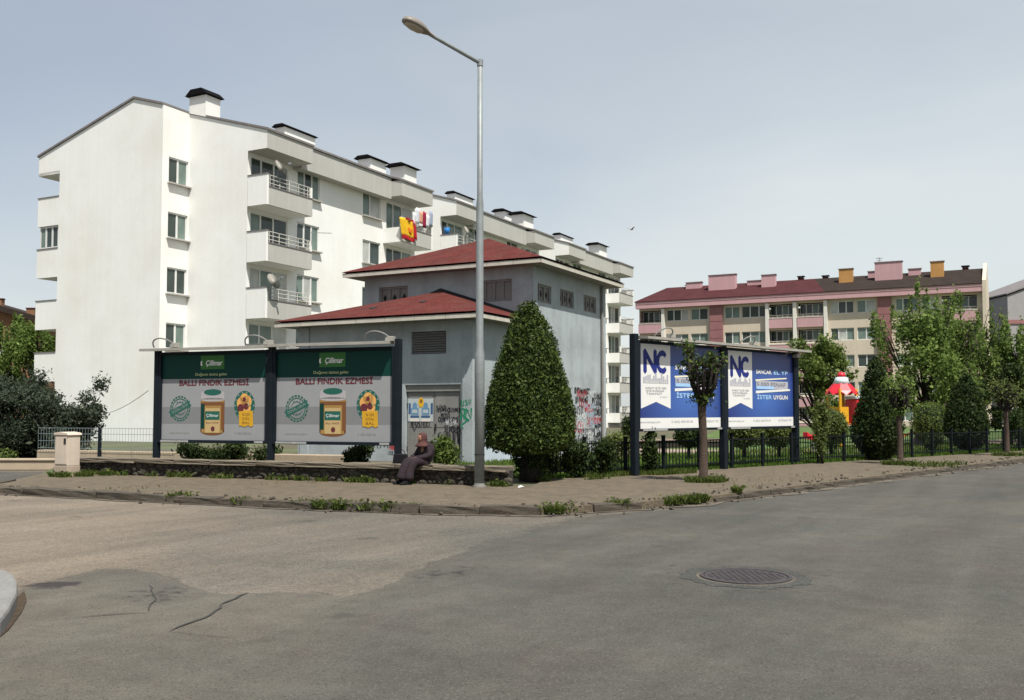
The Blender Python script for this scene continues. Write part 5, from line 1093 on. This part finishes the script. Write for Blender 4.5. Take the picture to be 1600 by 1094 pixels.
MB().lathe([(.36, 2.66), (.24, 2.94), (.17, 2.96)], 16).build('roof_cone', M_['paleplas'], PT, True)
MB().lathe([(.175, 2.965), (.17, 3.06), (.12, 3.14), (.03, 3.18)], 14).build('roof_knob', M_['red'], PT, True)
for a in (200, 250): 
    M = Matrix.Rotation(R(a), 4, 'Z')
    MB().box(.43, .47, -.30, .12, 1.05, 1.7, None, M).build('side_panel', M_['yellow'], PT)
SLD = MB().tube([(.40, -.55, 1.65), (.5, -.75, 1.5), (.56, -.95, 1.12), (.54, -1.15, .72), (.42, -1.28, .4), (.2, -1.32, .3)], [.34, .32, .29, .27, .26, .26], 12).build('slide_tube', M_['red'], PT, True)
MB().box(.20, .78, -.66, .06, .95, 2.02).build('slide_hood', M_['red'], PT, bevel=.05); MB().box(.17, .81, -.70, .10, 2.025, 2.14).build('hood_roof', M_['paleplas'], PT, bevel=.03)
sr = thing('spring_rider', 'small red spring rider on the lawn right of the blue billboard', 'spring rider', (10.9, 34.8, 0.09), R(30))
MB().tube([(.10 * math.cos(i * .9), .10 * math.sin(i * .9), .02 + i * .019) for i in range(24)], .016, 5).build('spring', M_['galv'], sr)
MB().prism([(-.42, .55), (-.1, .48), (.25, .50), (.45, .78), (.34, .92), (.15, .70), (-.2, .66), (-.42, .78)], -.12, .12, 'y').build('rider_body', M_['red'], sr, bevel=.03)
MB().tube([(.2, -.24, .74), (.2, .24, .74)], .02, 6).build('handle', M_['galv'], sr)
ss = thing('seesaw', 'orange and yellow seesaw on the lawn behind the fence', 'seesaw', (17.9, 42.5, 0.09), R(10))
MB().box(-1.0, 1.0, -.1, .1, -.04, .04, None, Matrix.Translation((0, 0, .62)) @ Matrix.Rotation(R(-14), 4, 'Y')).build('beam', M_['orange'], ss)
MB().prism([(-.25, 0), (.25, 0), (.06, .56), (-.06, .56)], -.06, .06, 'y').build('stand', M_['galv'], ss)
for x, z in ((-.85, .50), (.85, .92)): MB().box(x - .12, x + .12, -.14, .14, z - .04, z + .06).build('seat', M_['yellow'], ss, bevel=.02)
bs = thing('waste_bin', 'small white box bin on a post among the park trees', 'bin', (17.3, 43.5, 0.09))
MB().box(-.22, .22, -.2, .2, .35, 1.15).build('bin_body', M_['pwhite'], bs, bevel=.02); MB().tube([(0, 0, 0), (0, 0, .36)], .04, 6).build('post', M_['galv'], bs)

# ================================================================ BIRD
bd = thing('bird', 'small pale bird flying in the sky right of the white building', 'bird', (6.9, 55.0, 12.1), R(40)); bd.scale = (.62, .62, .62)
MB().lathe([(.01, -.26), (.05, -.16), (.075, 0), (.06, .12), (.045, .2), (.01, .28)], 10, M=Matrix.Rotation(R(80), 4, 'Y')).build('bird_body', flat('bird_grey', (.30, .25, .24)), bd, True)
for s in (-1, 1): MB().add([(.08, .04 * s, .02), (-.10, .04 * s, .02), (-.16, .40 * s, .16), (-.02, .45 * s, .18), (.05, .25 * s, .12)], [(0, 1, 2, 3, 4)]).build('wing', flat('wing_grey', (.24, .20, .20)), bd).modifiers.new('s', 'SOLIDIFY').thickness = .012

# ================================================================ PERSON on the wall
PX = thing('person', 'person in long dark maroon coat and reddish headscarf sitting on the stone wall', 'person', (-1.78, 19.93, 0.12), R(222))
def skin(name, verts, edges, radii, m, parent, sub=2, root=0):
    me = bpy.data.meshes.new(name); me.from_pydata([Vector(v) for v in verts], edges, []); o = put(name, me, parent)
    md = o.modifiers.new('skin', 'SKIN'); md.use_smooth_shade = True
    for i, r in enumerate(radii):
        s = me.skin_vertices[0].data[i]; s.radius = (r, r) if not isinstance(r, tuple) else r; s.use_root = (i == root)
    sm = o.modifiers.new('sub', 'SUBSURF'); sm.levels = sub; sm.render_levels = sub
    bpy.context.view_layer.update()
    m2 = bpy.data.meshes.new_from_object(o.evaluated_get(bpy.context.evaluated_depsgraph_get())); o.modifiers.clear(); o.data = m2; m2.name = name; m2.materials.clear(); m2.materials.append(m); m2.polygons.foreach_set('material_index', [0] * len(m2.polygons)); m2.polygons.foreach_set('use_smooth', [True] * len(m2.polygons))
    return o
skinm = flat('skin', (.25, .135, .09), .6, .06); coat = mat('maroon_patterned_coat', (.019, .011, .014), .9, .35, 18, .3, 60, .3, 30, col2=(.022, .014, .020), c2scale=14); scarf = mat('rust_headscarf', (.075, .028, .025), .85, .25, 20); shoe = flat('black_shoe', (.012, .012, .014), .5)
V = [(0, 0, .47), (.0, 0, .60), (.03, 0, .74), (.06, 0, .81), (.10, 0, .87), (.13, 0, .925), (.125, 0, .965)]; Ed = [(i, i + 1) for i in range(6)]; Rd = [.11, .105, .11, .05, .05, .07, .05]
def chain(start, pts, rs):
    p = start
    for q, r in zip(pts, rs): V.append(q); Rd.append(r); Ed.append((p, len(V) - 1)); p = len(V) - 1
    return p
for s in (-1, 1):
    chain(0, [(.08, .09 * s, .46), (.40, .12 * s, .45), (.47, .11 * s, .25), (.50, .11 * s, .08), (.60, .115 * s, .04)], [.085, .07, .055, .042, .036])
    e = chain(2, [(.01, .145 * s, .72), (.07, .215 * s, .58), (.26, .13 * s, .53), (.33, .085 * s, .525)], [.045, .036, .030, .024])
    for k in range(4):
        chain(e, [(.355, (.105 - .016 * k) * s, .525), (.385 + .006 * (k in (1, 2)), (.10 - .018 * k) * s, .518), (.405, (.092 - .016 * k) * s, .50)], [.010, .009, .008])
    chain(e, [(.335, .055 * s, .535), (.36, .04 * s, .53)], [.010, .008])
skin('body', V, Ed, Rd, skinm, PX)
# coat over the body: torso, sleeves and a full skirt to the shins
V = [(-.02, 0, .43), (-.05, 0, .56), (-.03, 0, .70), (.02, 0, .79), (.06, 0, .83)]; Ed = [(0, 1), (1, 2), (2, 3), (3, 4)]; Rd = [(.19, .18), (.165, .15), (.165, .14), (.13, .11), (.07, .07)]
chain(0, [(.17, 0, .465), (.39, 0, .44), (.48, 0, .30), (.53, 0, .14), (.545, 0, .06)], [(.15, .17), (.11, .16), (.10, .17), (.12, .20), (.12, .21)])
for s in (-1, 1): chain(0, [(.12, .10 * s, .47), (.40, .12 * s, .455), (.49, .12 * s, .28), (.54, .135 * s, .07)], [.11, .10, .09, .115])
for s in (-1, 1): chain(2, [(.01, .16 * s, .745), (.07, .225 * s, .58), (.25, .14 * s, .535), (.30, .10 * s, .53)], [.075, .066, .055, .052])
skin('coat', V, Ed, Rd, coat, PX)
# headscarf wraps crown and neck, leaving the face; face features
sc_ = MB().lathe([(.02, .105), (.06, .095), (.088, .06), (.097, .01), (.092, -.045), (.086, -.08), (.105, -.115), (.14, -.15), (.155, -.185)], 18, c=(.09, 0, .94)).build('headscarf', scarf, PX, True)
MB().prism([(-.13, .74), (-.19, .60), (-.10, .80)], -.08, .08, 'y').build('scarf_tail', scarf, PX, bevel=.02)
fc = MB().lathe([(.01, -.075), (.05, -.066), (.068, -.02), (.07, .03), (.055, .066), (.01, .08)], 14, c=(.132, 0, .925)).build('face', skinm, PX, True)
MB().prism([(.194, .935), (.226, .912), (.196, .905)], -.012, .012, 'y').build('nose', skinm, fc, bevel=.004)
for s in (-1, 1): MB().lathe([(.002, -.008), (.011, 0), (.002, .008)], 8, c=(.189, .027 * s, .943)).build('eye', shoe, fc)
MB().box(.191, .198, -.022, .022, .878, .886).build('mouth', flat('lips', (.22, .07, .06)), fc)
for s in (-1, 1): MB().prism([(.48, .0), (.72, .0), (.73, .03), (.64, .07), (.54, .10), (.48, .09)], .115 * s - .045, .115 * s + .045, 'y').build('shoe', shoe, PX, bevel=.012)
hb_ = thing('handbag', 'black handbag resting on the coping beside the seated person', 'bag', (-2.33, 20.16, 0.513), R(-20))
MB().prism([(-.17, 0), (.17, 0), (.14, .20), (-.14, .20)], -.06, .06, 'y').build('bag_body', shoe, hb_, bevel=.02)
MB().tube([(.10 * math.cos(a), 0, .195 + .10 * math.sin(a)) for a in [i * .315 for i in range(11)]], .009, 6).build('strap', shoe, hb_)
# ================================================================ VEGETATION
def stem(parent, path, r, m, name='trunk', n=9):
    return MB().tube(path, r, n).build(name, m, parent, True)
# big clipped conifer at the corner
ct = thing('conical_tree', 'large clipped conical evergreen standing right of the street lamp', 'tree', (0.38, 20.75, 0.1))
stem(ct, [(0, 0, 0), (.02, 0, .45), (0, .02, 1.0)], [.17, .14, .12], M_['barkd']); stem(ct, [(.18, .05, 0), (.15, .05, .4), (.05, 0, .8)], [.09, .08, .06], M_['barkd']); stem(ct, [(-.16, -.02, 0), (-.13, 0, .4), (-.04, 0, .8)], [.08, .07, .06], M_['barkd'])
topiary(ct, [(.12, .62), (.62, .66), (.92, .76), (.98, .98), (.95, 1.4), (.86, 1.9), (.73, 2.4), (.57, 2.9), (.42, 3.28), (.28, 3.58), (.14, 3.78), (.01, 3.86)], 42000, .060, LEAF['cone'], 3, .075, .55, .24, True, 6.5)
cloud(ct, [(g_ * .23, h_ * .2, z_, .16, .16, .22) for g_, h_, z_ in ((-1, 0, .35), (1, .4, .3), (.2, -1, .42), (-.4, .8, .25), (.9, -.6, .5), (-1.2, -.3, .55))], 1300, .06, LEAF['dark'], 4, .25, .3, 0, 'skirt_shoots')
# conical evergreens along the fence
for i, (x, y, h, r, lab, sd_) in enumerate(((11.25, 29.6, 3.2, .78, 'dark conical evergreen behind the second pollarded tree, widest of the fence row', 5), (17.0, 36.0, 2.95, .80, 'dark conical evergreen near the third pollarded tree with a flat trimmed top', 8))):
    t = thing('conical_tree', lab, 'tree', (x, y, .09), 0, 'conical evergreens along the right fence')
    stem(t, [(0, 0, 0), (0, 0, .6)], [.12, .10], M_['barkd'])
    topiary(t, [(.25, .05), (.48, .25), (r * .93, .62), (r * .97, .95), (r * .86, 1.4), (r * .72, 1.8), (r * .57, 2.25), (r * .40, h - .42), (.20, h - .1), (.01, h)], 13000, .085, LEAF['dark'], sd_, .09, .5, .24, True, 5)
for (x, y, h, r, z0, lab, sd_, lf) in ((10.95, 33.0, 1.62, .56, .3, 'round clipped bush in front of the play tower', 12, 'pale'), (18.3, 42.0, 1.9, .85, .25, 'round yellow green bush between the two conical evergreens', 13, 'mid'),
      (7.35, 30.4, 1.35, .55, .35, 'round clipped bush under the left part of the second blue poster', 14, 'pale'), (8.65, 31.2, 1.35, .55, .35, 'round clipped bush under the right part of the second blue poster', 15, 'pale'),
      (5.6, 30.5, 1.15, .38, .4, 'small round bush seen under the first blue poster', 16, 'dark'), (20.3, 43.0, 1.5, .7, .2, 'dark low bush right of the round yellow green bush', 17, 'dark')):
    t = thing('topiary_bush', lab, 'bush', (x, y, .09), 0, 'clipped bushes on the lawn')
    stem(t, [(0, 0, 0), (0, 0, z0 + .3)], [.06, .05], M_['barkd'])
    zc = (z0 + h) / 2; hh = (h - z0) / 2
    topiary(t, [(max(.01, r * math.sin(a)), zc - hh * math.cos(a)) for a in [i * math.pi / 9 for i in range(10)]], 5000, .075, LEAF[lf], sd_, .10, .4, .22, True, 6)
# loose shrubs at the foot of the fence and wall
def shrub(x, y, w_, h, lab, sd_, lf='dark', n=2600, size=.075, z0=0.05, grp='shrubs beside the fence and walls'):
    t = thing('shrub', lab, 'shrub', (x, y, .1), 0, grp); g = random.Random(sd_)
    for k in range(4): stem(t, [(g.uniform(-.08, .08), g.uniform(-.08, .08), 0), (g.uniform(-.2, .2) * w_, g.uniform(-.2, .2) * w_, h * .7)], [.02, .008], M_['barkd'], 'stem', 5)
    bl = [(g.uniform(-.35, .35) * w_, g.uniform(-.3, .3) * w_, z0 + h * g.uniform(.3, .75), w_ * g.uniform(.22, .36), w_ * g.uniform(.22, .36), h * g.uniform(.2, .32)) for k in range(7)] + [(0, 0, z0 + h * .42, w_ * .42, w_ * .42, h * .42)]
    cloud(t, bl, n, size, LEAF[lf], sd_, .25, .35, .2, 'foliage', .55, .25)
shrub(1.42, 21.55, .62, .80, 'loose green shrub at the fence, first right of the big conical tree', 21)
shrub(2.05, 22.0, .62, .86, 'loose green shrub at the fence, left of the blue billboard', 22)
shrub(3.22, 22.75, .52, 1.15, 'tall thin dark shrub beneath the first blue poster', 23)
shrub(2.75, 25.2, .75, .95, 'pale shrub on the lawn before the white building end', 24, 'pale')
shrub(4.05, 33.0, .55, 1.7, 'narrow dark cypress like shrub beside the graffiti wall', 25, 'dark')
shrub(8.75, 27.35, .50, 1.95, 'thin yellow green shrub right of the blue billboard', 26, 'pale', 2000)
shrub(-7.2, 24.1, 1.0, .82, 'domed green shrub under the left honey poster', 27, 'dark', 4500, .06)
shrub(-6.35, 25.0, .8, .75, 'dark shrub under the middle post of the green billboard', 28, 'dark')
shrub(-3.62, 22.3, .75, .80, 'dark leafy shrub under the right honey poster', 29, 'dark', 3200)
shrub(-1.52, 21.3, .62, .98, 'bright green shrub just behind the seated person', 30, 'mid', 3200)
shrub(-8.1, 24.8, .9, .7, 'dark shrub at the left post of the green billboard', 31, 'dark')
shrub(0.95, 22.2, .5, .7, 'small shrub half hidden behind the big conical tree trunk', 32, 'dark')
shrub(12.6, 31.6, .5, .9, 'small dark shrub at the fence right of the widest conical evergreen', 33, 'dark', 1500)
shrub(14.4, 33.0, .6, .8, 'low dark shrub at the fence between the two conical evergreens', 34, 'dark', 1500)
shrub(20.2, 37.9, .9, 1.2, 'dense dark shrub at the right end of the fence', 35, 'dark', 2600)
shrub(21.5, 40.5, 1.4, 1.6, 'large dark shrub behind the right end of the fence', 36, 'dark', 4000, .1)

# pollarded street trees
def pollard(x, y, h, lab, sd_, leafn, lf, spread=.5, tr=.10, crown_leaf=0):
    t = thing('pollarded_tree', lab, 'tree', (x, y, .12), 0, 'pollarded street trees on the pavement'); g = random.Random(sd_)
    th = h * .58
    tk = MB().tube([(0, 0, 0), (.015, .01, .1), (.02, .01, th * .5), (-.01, 0, th * .85), (0, 0, th)], [tr * 1.35, tr * 1.05, tr * .92, tr * .95, tr * 1.15], 10)
    tips = []; lm = MB()
    for k in range(11):
        a = k * 2.4 + g.uniform(-.3, .3); ro = spread * g.uniform(.55, 1.0); zt = h * g.uniform(.76, .96)
        p0 = Vector((.02 * math.cos(a), .02 * math.sin(a), th - .05)); p2 = Vector((ro * math.cos(a), ro * math.sin(a), zt)); p1 = p0.lerp(p2, .5) + Vector((.10 * math.cos(a), .10 * math.sin(a), -.03))
        lm.tube([p0, p1, p2], [tr * .52, tr * .40, tr * .36], 7); tips.append(p2)
        lm.lathe([(.01, -tr * .55), (tr * .5, -tr * .3), (tr * .62, 0), (tr * .45, tr * .4), (.01, tr * .55)], 7, c=p2)
        for q in range(6):
            e = p2 + Vector((g.uniform(-.16, .16), g.uniform(-.16, .16), g.uniform(.02, .16))); lm.tube([p2, p2.lerp(e, .6) + Vector((0, 0, .02)), e], [.022, .014, .008], 5); tips.append(e)
        for q in range(5):
            c = p0.lerp(p2, g.uniform(.35, .8)); e = c + Vector((g.uniform(-.2, .2), g.uniform(-.2, .2), g.uniform(.02, .2))); lm.tube([c, e], [.03, .012], 5); tips.append(e)
    lm.lathe([(.01, -tr * .9), (tr * 1.25, -tr * .3), (tr * 1.4, tr * .2), (tr * .9, tr * .9), (.01, tr * 1.1)], 10, c=(0, 0, th))
    tk.build('trunk', M_['bark'], t, True); lm.build('limb', M_['barkd'], t, True)
    T = np.array([list(v) for v in tips]); k = nrg.integers(0, len(T), leafn)
    P = T[k] + nrg.normal(size=(leafn, 3)) * (.055 if not crown_leaf else crown_leaf); 
    if crown_leaf < .1:
        e2 = int(leafn * .3); P[:e2] = np.array([0, 0, th * 1.02]) + nrg.normal(size=(e2, 3)) * np.array([tr * 1.3, tr * 1.3, .08])
    leaves('foliage', P, .085, LEAF[lf], t)
    return t
pollard(4.02, 20.3, 2.98, 'pollarded street tree with bare knotted limbs in front of the blue billboard', 41, 1100, 'cone', .46, .092)
pollard(10.85, 26.95, 2.5, 'pollarded street tree with a flat leafy top, second along the pavement', 42, 1100, 'bright', .32, .08, .09)
pollard(16.6, 32.3, 2.6, 'pollarded street tree with sparse yellowish shoots, last along the pavement', 43, 900, 'pale', .36, .075, .12)

# park trees
def parktree(x, y, h, w_, zb, lab, sd_, lf='mid', n=14000, size=.13, spiky=False, nb=26, grp='broadleaf trees in the park', gaps=.35, deps=1.0):
    t = thing('broadleaf_tree', lab, 'tree', (x, y, .08), 0, grp); g = random.Random(sd_)
    stem(t, [(0, 0, 0), (.05, 0, zb), (0, .05, h * .5), (.05, 0, h * .8)], [.03 * h, .025 * h, .016 * h, .006 * h], M_['barkd'])
    lm = MB(); bl = []
    for k in range(nb):
        a = g.uniform(0, 6.283); f = g.random(); z = zb + (h - zb) * (.06 + (.88 if not spiky else .66) * f); prof = (1 - abs(f - .42) ** 1.7 * 1.9) if not spiky else (1 - f ** 1.6 * .75)
        ro = w_ / 2 * max(.15, prof) * math.sqrt(g.random()) * .95
        c = Vector((ro * math.cos(a), ro * math.sin(a) * deps, z)); rr = w_ * g.uniform(.08, .14)
        if spiky: bl.append((c.x, c.y, c.z, rr * .8, rr * .8, rr * 1.5)); 
        else: bl.append((c.x, c.y, c.z, rr, rr, rr * .85))
        lm.tube([(0, 0, max(zb * .8, z - ro * .8 - .3)), tuple(Vector((0, 0, z - ro * .3)).lerp(c, .5)), tuple(c)], [.008 * h, .006 * h, .003 * h], 5)
    if spiky:
        for k in range(26):
            a = g.uniform(0, 6.283); ro = w_ * .48 * math.sqrt(g.random()); zt = h * g.uniform(.80, 1.06) * (1 - .24 * (ro / (w_ * .48)) ** 2)
            bl.append((ro * math.cos(a), ro * math.sin(a), zt - .8, .21, .21, .95)); bl.append((ro * math.cos(a) * 1.02, ro * math.sin(a), zt - .2, .12, .12, .42)); lm.tube([(ro * .6 * math.cos(a), ro * .6 * math.sin(a), zt - 2), (ro * math.cos(a), ro * math.sin(a), zt)], [.03, .01], 5)
    lm.build('limb', M_['barkd'], t, True)
    cloud(t, bl, n, size, LEAF[lf], sd_, .28, .25, .1, 'crown', .6, .3, gaps)
parktree(14.4, 45.5, 5.4, 3.9, .7, 'dusty green broadleaf tree behind the play tower', 51, 'mid', 15000, .13, False, 46, gaps=.55)
parktree(18.9, 44.0, 7.2, 5.4, 1.6, 'tall bright green tree with upright shoots before the pink building', 52, 'bright', 19000, .14, True, 46, gaps=.45)
parktree(22.3, 47.5, 7.3, 4.6, 1.6, 'tall green tree right of the middle of the park, before the pale gable edge', 53, 'mid', 13000, .14, True, 34, gaps=.45)
parktree(24.9, 47.0, 6.3, 4.6, 1.3, 'bright green tree at the right edge behind the last pollarded tree', 54, 'bright', 13000, .14, True, 34, gaps=.45)
parktree(29.5, 50.0, 6.4, 5.0, 1.2, 'green tree cut by the right edge of the picture', 55, 'mid', 7000, .15, True, 26, gaps=.6)
parktree(17.0, 52.0, 4.4, 3.0, 1.2, 'low green tree seen behind the tallest park tree', 56, 'mid', 4500, .13, gaps=.6)
parktree(11.6, 52.0, 3.8, 2.4, 1.2, 'small green tree behind the right end of the blue billboard', 57, 'pale', 5000, .12)
parktree(22.0, 42.5, 3.6, 2.6, .6, 'dark dense small tree right of the farther conical evergreen', 58, 'dark', 8000, .12)
parktree(26.2, 43.5, 4.4, 3.4, .5, 'dark evergreen tree at the right edge under the bright crowns', 59, 'dark', 9000, .13)
# left side
def bigbush(x, y, w_, h, lab, sd_, lf, n, size, grp):
    t = thing('large_bush', lab, 'bush', (x, y, .05), 0, grp); g = random.Random(sd_); lm = MB(); bl = []
    for k in range(64):
        a = g.uniform(0, 6.283); ro = w_ / 2 * math.sqrt(g.random()) * .85; z = h * g.uniform(.12, .86) * (1 - .45 * (ro / (w_ / 2)) ** 2)
        bl.append((ro * math.cos(a), ro * math.sin(a), z, w_ * g.uniform(.10, .17), w_ * g.uniform(.10, .17), h * g.uniform(.10, .17))); lm.tube([(g.uniform(-.2, .2), g.uniform(-.2, .2), 0), bl[-1][:3]], [.04, .015], 5)
    for k in range(9):
        a = g.uniform(-.6, .9); e = Vector((w_ * .5 * math.cos(a) * g.uniform(.85, 1.08), w_ * .4 * math.sin(a), h * g.uniform(.35, .95))); lm.tube([(0, 0, h * .3), tuple(e * .6), tuple(e)], [.02, .008, .003], 5); bl.append((*e, .34, .34, .34)); bl.append((*(e * .82), .36, .36, .34))
    lm.build('branch', M_['barkd'], t, True); cloud(t, bl, n, size, LEAF[lf], sd_, .25, .2, .3, 'foliage', .38, .2)
bigbush(-14.9, 29.4, 4.3, 3.0, 'dark grey green oleander like bush in front of the white gable', 61, 'olive', 42000, .11, 'bushes at the left edge')
bigbush(-18.9, 31.5, 4.4, 2.7, 'dark grey green bush cut by the left edge of the picture', 62, 'olive', 26000, .12, 'bushes at the left edge')
for i, (x, y, h, w_, lab) in enumerate(((-33.5, 64, 8.0, 3.0, 'tall green poplar at the left edge, partly hidden by the house roof'), (-31.3, 63, 7.9, 2.8, 'tall green poplar beside the white building, left neighbour of its balconies'), (-28.9, 64, 6.6, 2.6, 'green poplar seen through the lowest balcony gap of the white building'), (-36.5, 66, 7.4, 3.2, 'tall green poplar cut by the left picture edge'))):
    parktree(x, y, h, w_, .6, lab, 71 + i, 'bright', 15000, .17, True, 40, 'poplars behind the white building', .0)
hd_ = thing('low_hedge', 'bright low hedge on the verge behind the cream kerb wall', 'hedge', (-17.0, 27.2, .09), R(0))
cloud(hd_, [(x, g_, .22, .55, .4, .26) for x, g_ in ((-3, 0), (-2.2, .2), (-1.4, 0), (-.6, .1), (.2, 0), (1.0, .1), (1.8, 0), (2.4, .1))], 6000, .07, LEAF['mid'], 81, .2, .4, .2, 'foliage')
# ---------------------------------------------------------------- grass and weeds (stuff)
def blades(name, P, h, m, spread=.5):
    n = len(P); a = nrg.uniform(0, 6.283, n); hh = h * nrg.uniform(.45, 1.3, n); wd = hh * .10 + .004
    t = np.stack([np.cos(a), np.sin(a), np.zeros(n)], 1); ln = unit(nrg.normal(size=(n, 3)) * np.array([1, 1, 0.01])) * (spread * hh * nrg.random(n))[:, None]
    up = np.stack([np.zeros(n), np.zeros(n), hh], 1)
    V = np.stack([P - t * wd[:, None], P + t * wd[:, None], P + ln * .35 + up * .6 + t * wd[:, None] * .7, P + ln + up], 1).reshape(-1, 3)
    me = bpy.data.meshes.new(name); me.vertices.add(4 * n); me.vertices.foreach_set('co', V.astype(np.float32).ravel()); me.loops.add(4 * n); me.loops.foreach_set('vertex_index', np.arange(4 * n, dtype=np.int32)); me.polygons.add(n); me.polygons.foreach_set('loop_start', np.arange(0, 4 * n, 4, dtype=np.int32)); me.update(calc_edges=True)
    at = me.attributes.new('rnd', 'FLOAT', 'FACE'); at.data.foreach_set('value', nrg.random(n).astype(np.float32)); me.materials.append(m)
    o = put(name, me); o['kind'] = 'stuff'; return o
fd = np.array([math.cos(FA), math.sin(FA)]); fnv = np.array([-fd[1], fd[0]]); F0 = np.array([.62, 20.98])
def strip_pts(n, s0, s1, d0, d1, z, o0=F0, dr=fd, nv=fnv):
    s = nrg.uniform(s0, s1, n); d_ = nrg.uniform(d0, d1, n); q = o0 + s[:, None] * dr + d_[:, None] * nv; return np.column_stack([q, np.full(n, z)])
blades('grass', np.vstack([strip_pts(26000, 0, 30, -.05, 1.2, .09), strip_pts(34000, 0, 32, 1.2, 7, .09)]), .09, LEAF['grass'])
vg = strip_pts(7000, -.3, 4.5, -.75, .05, .12); keep = lump(vg, 5, 2.5) > -.15; blades('verge_grass', vg[keep], .10, LEAF['weed'])
P = []
def clump(x, y, r, n, z=.1): 
    a = nrg.uniform(0, 6.283, n); q = r * np.sqrt(nrg.random(n)); P.append(np.column_stack([x + q * np.cos(a), y + q * np.sin(a) * .7, np.full(n, z)]))
for x, y, r, n in ((-5.85, 17.0, .20, 500), (-5.6, 16.9, .14, 250), (-3.05, 15.75, .25, 350), (-2.75, 15.6, .2, 350), (-3.5, 15.95, .15, 150), (-4.6, 16.35, .15, 90), (-1.95, 15.32, .13, 260), (-1.6, 15.25, .12, 120), (-2.3, 15.45, .2, 150), (.62, 14.98, .2, 500), (.85, 15.1, .16, 350), (1.72, 15.7, .2, 300), (2.75, 16.35, .16, 260), (3.05, 16.6, .22, 480), (3.3, 16.8, .12, 300), (2.55, 16.2, .14, 160), (4.1, 17.6, .08, 200),
                   (4.05, 20.25, .42, 900), (4.3, 20.5, .3, 300), (10.8, 26.8, .5, 900), (11.3, 26.0, .7, 260), (12.2, 27.0, .6, 160), (16.6, 32.25, .5, 700), (17.3, 32.5, .5, 200), (-10.1, 21.75, .16, 200), (-9.75, 22.0, .2, 320), (-9.4, 22.3, .14, 180), (-10.35, 21.9, .15, 160)): clump(x, y, r, n, .04 if y < 17.7 and x < 4 else .115)
for k in range(26): s_ = nrg.uniform(.4, 11.5); q = np.array([WL.x, WL.y]) + s_ * np.array([math.cos(WA), math.sin(WA)]); clump(q[0] - .03, q[1] - .07, .13, int(nrg.integers(20, 90)), .115)
Pw = np.vstack(P); blades('weeds', Pw[lump(Pw, 3, 6.0) > -.35], .11, LEAF['weed'], 1.1)
k = nrg.permutation(len(Pw))[:2300]; Q = Pw[k] + np.column_stack([nrg.normal(size=(len(k), 2)) * .05, nrg.random(len(k)) ** 2 * .16]); o = leaves('broad_weeds', Q, .055, LEAF['weed'], None, np.tile([[0, 0, 1.0]], (len(k), 1)), .6, .6); o['kind'] = 'stuff'
P = []
for k in range(60): clump(nrg.uniform(-9.5, 10), 0, .1, 0)
sp = strip_pts(1800, -10, 0, -4.0, -.2, .12, np.array([.3, 18.95]), np.array([math.cos(WA), math.sin(WA)]), np.array([-math.sin(WA), math.cos(WA)])); sp = sp[lump(sp, 9, 2.2) > .38]; P.append(sp)
sp = strip_pts(2400, 1, 24, -4.6, -.4, .12); sp = sp[lump(sp, 13, 1.6) > .38]; P.append(sp)
blades('dry_grass', np.vstack(P), .05, LEAF['straw'], .9)
# loose stones and crumbs along the broken kerb
cb_ = MB()
for k in range(420):
    dd = rnd.uniform(2, 40); c = along(dd); q = rnd.gauss(.05, .22); n_ = along(dd + .3) - c; n_ = Vector((-n_.y, n_.x, 0)).normalized(); s_ = rnd.uniform(.008, .03)
    c = c + n_ * q; cb_.box(-s_, s_, -s_ * .8, s_ * .8, -s_ * .6, s_ * .6, None, Matrix.Translation((c.x, c.y, (.125 if q > 0.1 else .012) + s_ * .3)) @ Euler((rnd.random(), rnd.random(), rnd.random() * 3)).to_matrix().to_4x4())
o = cb_.build('gravel', M_['kerb']); o['kind'] = 'stuff'
scrap = tag(MB().add([(0, 0, 0), (.11, .01, .02), (.13, .09, .005), (.05, .12, .035), (.0, .07, .02)], [(0, 1, 2, 3, 4)]).build('paper_scrap', flat('scrap_white', (.6, .6, .58)), None), 'crumpled white paper scrap on the grass at the end of the stone wall', 'paper'); scrap.location = (.12, 18.75, .125); scrap.modifiers.new('s', 'SOLIDIFY').thickness = .01
for t_ in ((2.6, 21.4), ): sheet('dark_patch', [(t_[0], t_[1]), (t_[0] + .5, t_[1] + .4), (t_[0] + .8, t_[1] + .05), (t_[0] + .3, t_[1] - .35)], .1245, M_['darkpatch'])  # flat dark four-sided patch lying on the pavement
